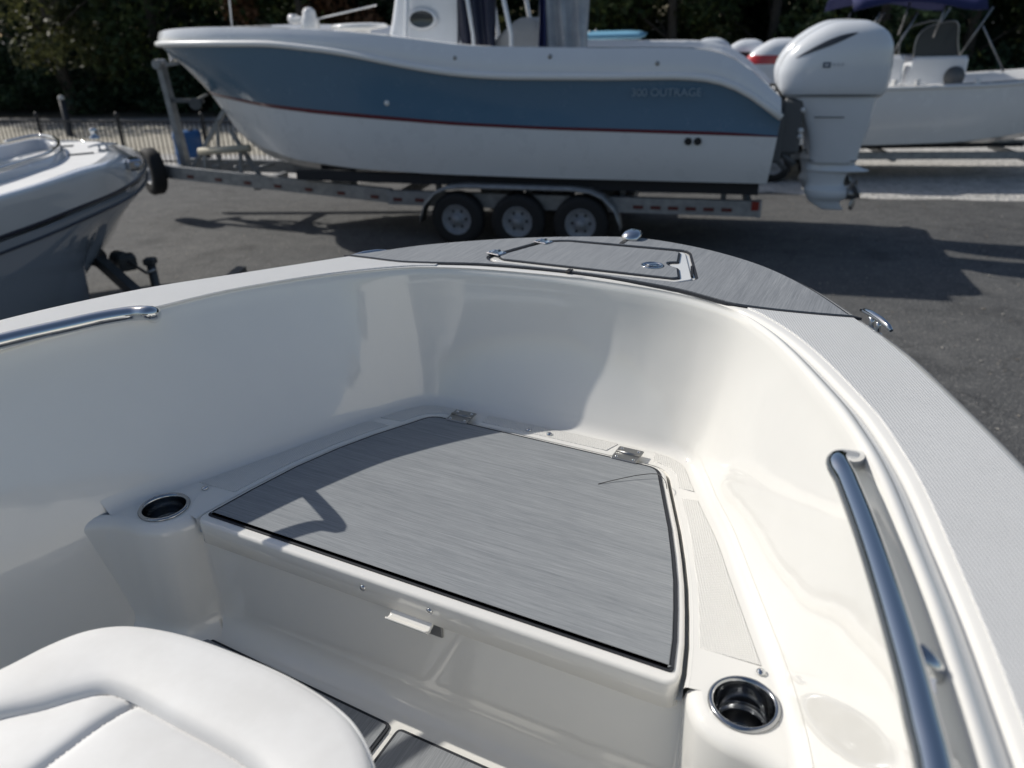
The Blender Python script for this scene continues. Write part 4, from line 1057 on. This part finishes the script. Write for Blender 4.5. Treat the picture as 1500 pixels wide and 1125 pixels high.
MB().tube([p + Vector((0, 0, .055)) for p in RB], .008, 8).build("rail_insert", STEEL, lb)
MB().tube([p + Vector((0, 0, -.09)) for p in RB], .010, 8).build("spray_strip", LB_DARK, lb)
# hull under the rail, raking in to the keel
tip = RB[8 * 6]
aft = P(-330, 600, .55)
hrow = []
ax = (Vector((tip.x, tip.y, 0)) - Vector((cen.x - 1.5, cen.y - 3.0, 0))).normalized()
for i, b in enumerate(RB):
    o2 = Vector((b.x - cen.x, b.y - cen.y, 0)).normalized()
    tz = max(0, (Vector((b.x, b.y, 0)) - Vector((cen.x, cen.y, 0))).dot(ax))
    k = min(1, tz / 1.2)
    ch = b - o2 * .30 - ax * .40 * k; ch.z = .95; ke = b.lerp(cen, .72) - ax * .80 * k; ke.z = .55
    m1 = b.lerp(ch, .5) - o2 * -.03; m1.z = 1.24
    hrow.append([b + Vector((0, 0, -.02)), b - o2 * .012 + Vector((0, 0, -.10)), m1, ch, ch.lerp(ke, .5), ke])
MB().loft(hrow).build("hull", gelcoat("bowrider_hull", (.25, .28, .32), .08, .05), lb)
# deck with cockpit well
cp = [(-260, 352), (-120, 306), (0, 270), (45, 255), (80, 243), (94, 232), (92, 222), (80, 216), (55, 214), (0, 226), (-120, 246), (-260, 268)]
CP = spline([P(x, y, ZD) for x, y in cp], 6)
top = fill([p.to_2d() for p in ([a for a in [r[0] for r in rows]])], [], ZD + .012)
poly = [Vector((r[0].x, r[0].y)) for r in rows]
cpl = [p.to_2d() for p in CP]
me = fill(poly + cpl[::-1], [], ZD + .012); obj("deck", me, noisy("bowrider_deck", (.78, .78, .77), (.72, .72, .71), 4, .7), lb)
bpy.data.meshes.remove(top)
ccp = sum(CP, Vector()) / len(CP)
crow = []
for p in CP:
    o2 = Vector((p.x - ccp.x, p.y - ccp.y, 0)).normalized()
    crow.append([p + o2 * .02 + Vector((0, 0, .012)), p + Vector((0, 0, .06)), p - o2 * .02 + Vector((0, 0, .075)), p - o2 * .045 + Vector((0, 0, .06)), p - o2 * .06 + Vector((0, 0, -.10)), p - o2 * .10 + Vector((0, 0, -.42))])
MB().loft(crow).build("coaming", gelcoat("coaming_gel", (.66, .67, .70), .2, .08), lb)
me = fill([p.to_2d() for p in CP], [], ZD - .40); obj("cockpit_floor", me, noisy("tan_vinyl", (.40, .37, .33), (.46, .43, .39), 3, .6), lb)
cu = P(52, 236, ZD - .10); MB().loft([[cu + Vector((x * s_, y * s_, z)) for x, y in ((-.5, -.28), (-.15, -.36), (.25, -.25), (.42, 0), (.3, .25), (-.1, .3), (-.45, .2))] for z, s_ in ((-.2, .95), (.02, 1.0), (.06, .93), (.07, .7))], closed=True, cap=True).build("bow_cushion", VINYL, lb)
gr = spline([p - Vector((p.x - ccp.x, p.y - ccp.y, 0)).normalized() * .03 + Vector((0, 0, .10)) for p in CP[6:54]], 1)
MB().tube(gr, .013, 10).build("grab_rail", STEEL, lb)
for x, y in ((152, 221),):
    c = P(x, y, ZD + .015); o_ = MB().box((0, 0, .006), (.10, .045, .012), bev=.004).tube([(-.03, 0, .01), (-.03, 0, .045)], .010, 8).tube([(.03, 0, .01), (.03, 0, .045)], .010, 8).tube([(-.12, 0, .045), (-.05, 0, .055), (.05, 0, .055), (.12, 0, .045)], [.008, .011, .011, .008], 10).build("cleat", STEEL, lb, loc=c, rot=(0, 0, .7))
c = P(139, 203, ZD + .02); MB().lathe((0, 0, 0), [(.05, 0), (.05, .02), (.025, .03), (.03, .06), (.04, .085), (.02, .10), (.001, .10)], 14).build("bow_light", STEEL, lb, loc=c)
for x, y, r in ((119, 226, .5), (90, 215, .3)):
    c = P(x, y, ZD + .013); MB().box((0, 0, .004), (.20, .07, .008), bev=.003).build("deck_hatch", GREYP, lb, loc=c, rot=(0, 0, r))
an = P(196, 240, ZD - .10); MB().box((0, 0, 0), (.12, .18, .10), rz=.5, bev=.02).tube([(-.05, .0, .03), (.10, -.10, -.01)], .02, 8).build("anchor_roller", STEEL, lb, loc=an)
# its trailer: tongue, winch stand, jack
lt = empty("boat_trailer", (0, 0, 0), 0, "black trailer tongue with winch under the white bow alongside", "trailer")
DK = noisy("black_paint", (.03, .034, .036), (.055, .06, .062), 8, .45)
j0, j1 = P(135, 372, .95), P(245, 470, .62); ba = P(60, 560, .45)
MB().beam(j0, j1, .08, .10).build("winch_stand", DK, lt)
MB().tube([j0 + Vector((-.1, .12, 0)), j0 + Vector((.1, -.12, 0))], .085, 16).build("bow_roller", BLACK, lt)
w0 = P(178, 380, .85); MB().tube([w0 + Vector((-.07, .05, 0)), w0 + Vector((.07, -.05, 0))], .075, 16).box(w0 + Vector((.05, -.02, -.02)), (.16, .16, .14), rz=.6, bev=.015).build("winch", DK, lt)
MB().tube([w0 + Vector((.08, -.06, 0)), P(215, 400, .80), P(228, 395, .82)], .014, 8).build("winch_handle", STEEL_B, lt)
k0_ = P(222, 392, .8); MB().tube([Vector((k0_.x, k0_.y, .05)), Vector((k0_.x, k0_.y, .85))], .04, 12).box(Vector((k0_.x, k0_.y, .86)), (.10, .10, .06), bev=.01).build("jack", DK, lt)
MB().beam(Vector((j1.x, j1.y, .5)), Vector((k0_.x + .5, k0_.y + .9, .48)), .1, .1).beam(Vector((j1.x, j1.y, .5)), ba, .1, .1).build("tongue", DK, lt)
MB().tube([Vector((k0_.x, k0_.y - .05, .10)), Vector((k0_.x, k0_.y + .05, .10))], .10, 16).build("jack_wheel", BLACK, lt)

# ------------------------------------------------------------------ iron fence along the road
IRON = mat("black_iron", (.02, .02, .022), .5)
FA = P(-40, 262, 0); FB = P(262, 262, 0)
FA, FB = Vector((-14.5, 19.2, 0)), Vector((-4.4, 16.7, 0))
fence = empty("iron_fence", tuple(FA), math.atan2(FB.y - FA.y, FB.x - FA.x), "dark iron picket fence along the sandy verge", "fence")
FL = (FB - FA).length; FH = 1.02
npost = 6
pk = MB().box((0, 0, FH / 2), (.016, .016, FH - .1)).build("picket", IRON, fence); pkme = pk.data
COL.objects.unlink(pk); bpy.data.objects.remove(pk)
sp_ = .115; k = 0
for i in range(npost):
    x = FL * i / (npost - 1)
    MB().box((x, 0, FH / 2 + .03), (.06, .06, FH + .06), bev=.006).lathe((x, 0, FH + .06), [(.045, 0), (.05, .02), (.03, .05), (.001, .07)], 10).build("post", IRON, fence)
for z in (.12, FH - .08): MB().beam((0, 0, z), (FL, 0, z), .03, .035).build("fence_rail", IRON, fence)
x = sp_
while x < FL - .02:
    if abs((x / (FL / (npost - 1))) % 1) > .02: obj("picket", pkme, IRON, fence, loc=(x, 0, 0))
    x += sp_
# dark bollard by the fence
bp = P(104, 200, 0); bl = empty("bollard", (bp.x, bp.y, 0), 0, "black bollard with pale cap standing by the iron fence", "bollard")
hz = 1.12
MB().lathe((0, 0, 0), [(.10, 0), (.09, .02), (.08, hz - .12), (.001, hz - .12)], 16).build("post", IRON, bl)
MB().lathe((0, 0, hz - .12), [(.085, 0), (.085, .05), (.06, .10), (.001, .12)], 16).build("cap", noisy("pale_cap", (.4, .4, .38), (.5, .5, .48), 5), bl)

# ------------------------------------------------------------------ trees and scrub beyond the road
def leafmat(name, c1, c2, c3):
    m = mat(name, c1, .6, spec=.3); oi = N(m, "ShaderNodeObjectInfo"); g = N(m, "ShaderNodeNewGeometry")
    L(m, ramp(m, g.outputs["Random Per Island"], [(.0, c1), (.55, c2), (1.0, c3)]), bsdf(m).inputs["Base Color"])
    b = bsdf(m); t = N(m, "ShaderNodeBsdfTranslucent"); t.inputs[0].default_value = (*[min(1, x * 1.3) for x in c3], 1)
    mx = N(m, "ShaderNodeMixShader"); mx.inputs[0].default_value = .22
    out = m.node_tree.nodes["Material Output"]; L(m, b.outputs[0], mx.inputs[1]); L(m, t.outputs[0], mx.inputs[2]); L(m, mx.outputs[0], out.inputs[0])
    return m
LEAF_A = leafmat("oak_leaf", (.018, .035, .014), (.035, .062, .022), (.075, .095, .030))
LEAF_B = leafmat("olive_leaf", (.030, .038, .015), (.060, .068, .026), (.11, .115, .04))
LEAF_C = leafmat("cedar_leaf", (.014, .032, .018), (.024, .050, .026), (.045, .075, .035))
LEAF_D = leafmat("rust_leaf", (.07, .035, .018), (.13, .062, .030), (.17, .095, .05))
BARK = noisy("bark", (.045, .038, .030), (.085, .072, .058), 14, .9, .03)
def leaves(centres, radii, n, size, squash=.75):
    centres = np.array(centres); radii = np.array(radii); pw = radii ** 2; pw = pw / pw.sum()
    k = RNG.choice(len(centres), n, p=pw)
    d = RNG.normal(size=(n, 3)); d /= np.linalg.norm(d, axis=1)[:, None]
    r = radii[k] * (RNG.random(n) ** .38)
    c = centres[k] + d * r[:, None] * np.array([1, 1, squash])
    nrm = d + RNG.normal(size=(n, 3)) * .55; nrm /= np.linalg.norm(nrm, axis=1)[:, None]
    t = np.cross(nrm, RNG.normal(size=(n, 3))); t /= np.linalg.norm(t, axis=1)[:, None]
    b = np.cross(nrm, t); s = size * (.6 + .8 * RNG.random(n))[:, None]
    v = np.stack([c - t * s, c - b * s * .45 + nrm * s * .08, c + t * s, c + b * s * .45 + nrm * s * .08], 1).reshape(-1, 3)
    me = bpy.data.meshes.new("mesh"); me.vertices.add(len(v)); me.vertices.foreach_set('co', v.ravel())
    me.loops.add(4 * n); me.loops.foreach_set('vertex_index', np.arange(4 * n, dtype=np.int32))
    me.polygons.add(n); me.polygons.foreach_set('loop_start', np.arange(0, 4 * n, 4, dtype=np.int32)); me.polygons.foreach_set('loop_total', np.full(n, 4, dtype=np.int32))
    me.update(); me.validate(); return me
def tree(name, x, y, h, rx, low, m, label, n=6500, size=.11, group="trees beyond the road", lobes=26):
    t = empty(name, (x, y, 0), RNG.random() * 6, label, "tree", group)
    lean = RNG.normal(size=2) * .25; tr_ = MB()
    tr_.tube([(0, 0, -.05), (.02, .01, .4), (lean[0] * .4, lean[1] * .4, h * .35), (lean[0], lean[1], h * .72)], [.24 * h / 7, .17 * h / 7, .13 * h / 7, .04], 10)
    cs, rs = [], []
    for i in range(lobes):
        a = RNG.random() * 6.283; u = RNG.random(); z = low + (h - low) * (i + .5) / lobes
        prof = math.sin(math.pi * min(1, .16 + .84 * (z - low) / (h - low))) ** .6
        q = rx * prof * (.35 + .65 * RNG.random() ** .5)
        c = np.array([lean[0] + q * math.cos(a), lean[1] + q * math.sin(a), z]); cs.append(c); rs.append(rx * (.26 + .20 * RNG.random()))
        if i % 2 == 0:
            b0_ = Vector((lean[0] * z / h * .8, lean[1] * z / h * .8, max(.4, z - .5 * q - .3))); b1_ = Vector(c)
            tr_.tube([b0_, b0_.lerp(b1_, .5) + Vector((0, 0, .12)), b1_], [.05, .035, .012], 6)
    tr_.build("trunk", BARK, t, fix=False)
    obj("crown", leaves(cs, rs, n, size), m, t); return t
spec = [(-19.5, 31.5, 8.5, 3.2, 1.0, LEAF_C, "dark evergreen tree furthest along the fence"), (-15.4, 29.2, 8.0, 2.9, 1.5, LEAF_B, "olive green tree whose low boughs hang over the road"),
        (-12.6, 30.6, 8.8, 3.0, 1.2, LEAF_A, "dense dark tree behind the olive boughs"), (-9.2, 29.6, 8.5, 2.9, 1.5, LEAF_A, "dark tree behind the blue boat's winch post"),
        (-3.5, 29.6, 8.0, 2.6, .9, LEAF_C, "dark evergreen tree behind the blue boat's bow rail"), (-6.7, 28.3, 7.2, 2.1, .5, LEAF_D, "rust brown leafed tree behind the bow windlass"),
        (-.9, 29.0, 8.0, 2.7, .7, LEAF_B, "olive tree behind the blue boat's console"), (2.2, 28.0, 8.2, 2.7, .6, LEAF_A, "green tree behind the pale blue hardtop"),
        (5.4, 26.6, 7.8, 2.6, .5, LEAF_B, "yellowish green tree behind the row of outboards"), (8.6, 27.0, 8.4, 2.8, .5, LEAF_A, "dark green tree behind the big white outboards"),
        (11.8, 25.6, 8.0, 2.7, .4, LEAF_C, "dark evergreen tree behind the navy bimini"), (14.6, 26.2, 8.6, 2.9, .4, LEAF_A, "green tree beside the bimini's poles"),
        (17.8, 24.8, 8.2, 2.9, .4, LEAF_B, "bright green tree past the bimini boat's bow")]
for x, y, h, rx, lo, m_, lb_ in spec: tree("broadleaf_tree" if m_ is not LEAF_C else "evergreen_tree", x, y, h, rx, lo, m_, lb_, size=.12)
# undergrowth in front of and between the trunks, and the wood behind: one mass
cs, rs = [], []
for i in range(900):
    x = RNG.uniform(-40, 34); y = 30.6 - .17 * (x + 10) + RNG.uniform(0, 8); z = 9.5 * RNG.random() ** 1.5; cs.append((x, y + 1.2, z)); rs.append(RNG.uniform(.9, 1.7))
o_ = obj("woodland", leaves(cs, rs, 220000, .23), LEAF_C); tag(o_, "dark mass of woodland behind the first trees", "woodland", kind='stuff')
cs, rs = [], []
for i in range(330):
    x = RNG.uniform(-34, 26); y = (25.6 - .20 * x if x > -4 else 28.3 - .17 * (x + 8)) + RNG.uniform(-.6, 2.0); cs.append((x, y, RNG.uniform(.2, 1.5))); rs.append(RNG.uniform(.5, 1.0))
o_ = obj("undergrowth", leaves(cs, rs, 60000, .10), LEAF_C); tag(o_, "low dark shrubs along the foot of the trees", "shrubs", kind='stuff')

# dry leaf bits and grit blown over the yard
nf = 2600; fx = RNG.uniform(-9, 10, nf); fy = RNG.uniform(3.5, 13.5, nf); fs = RNG.uniform(.006, .024, nf); fa = RNG.uniform(0, 6.28, nf)
vv, ff_ = [], []
for i in range(nf):
    c_, s_ = math.cos(fa[i]) * fs[i], math.sin(fa[i]) * fs[i]; b = len(vv)
    vv += [(fx[i] - c_, fy[i] - s_, .007), (fx[i] + s_ * .5, fy[i] - c_ * .5, .013), (fx[i] + c_, fy[i] + s_, .009), (fx[i] - s_ * .5, fy[i] + c_ * .5, .012)]; ff_.append((b, b + 1, b + 2, b + 3))
gm = mat("dry_litter", (.2, .17, .12), .9); gg = N(gm, "ShaderNodeNewGeometry"); L(gm, ramp(gm, gg.outputs["Random Per Island"], [(0, (.10, .075, .05)), (.5, (.24, .21, .17)), (1, (.42, .40, .36))]), bsdf(gm).inputs["Base Color"])
tag(obj("ground_litter", mesh(vv, ff_, False), gm), "dry leaf bits and grit scattered on the asphalt", "litter", kind='stuff')
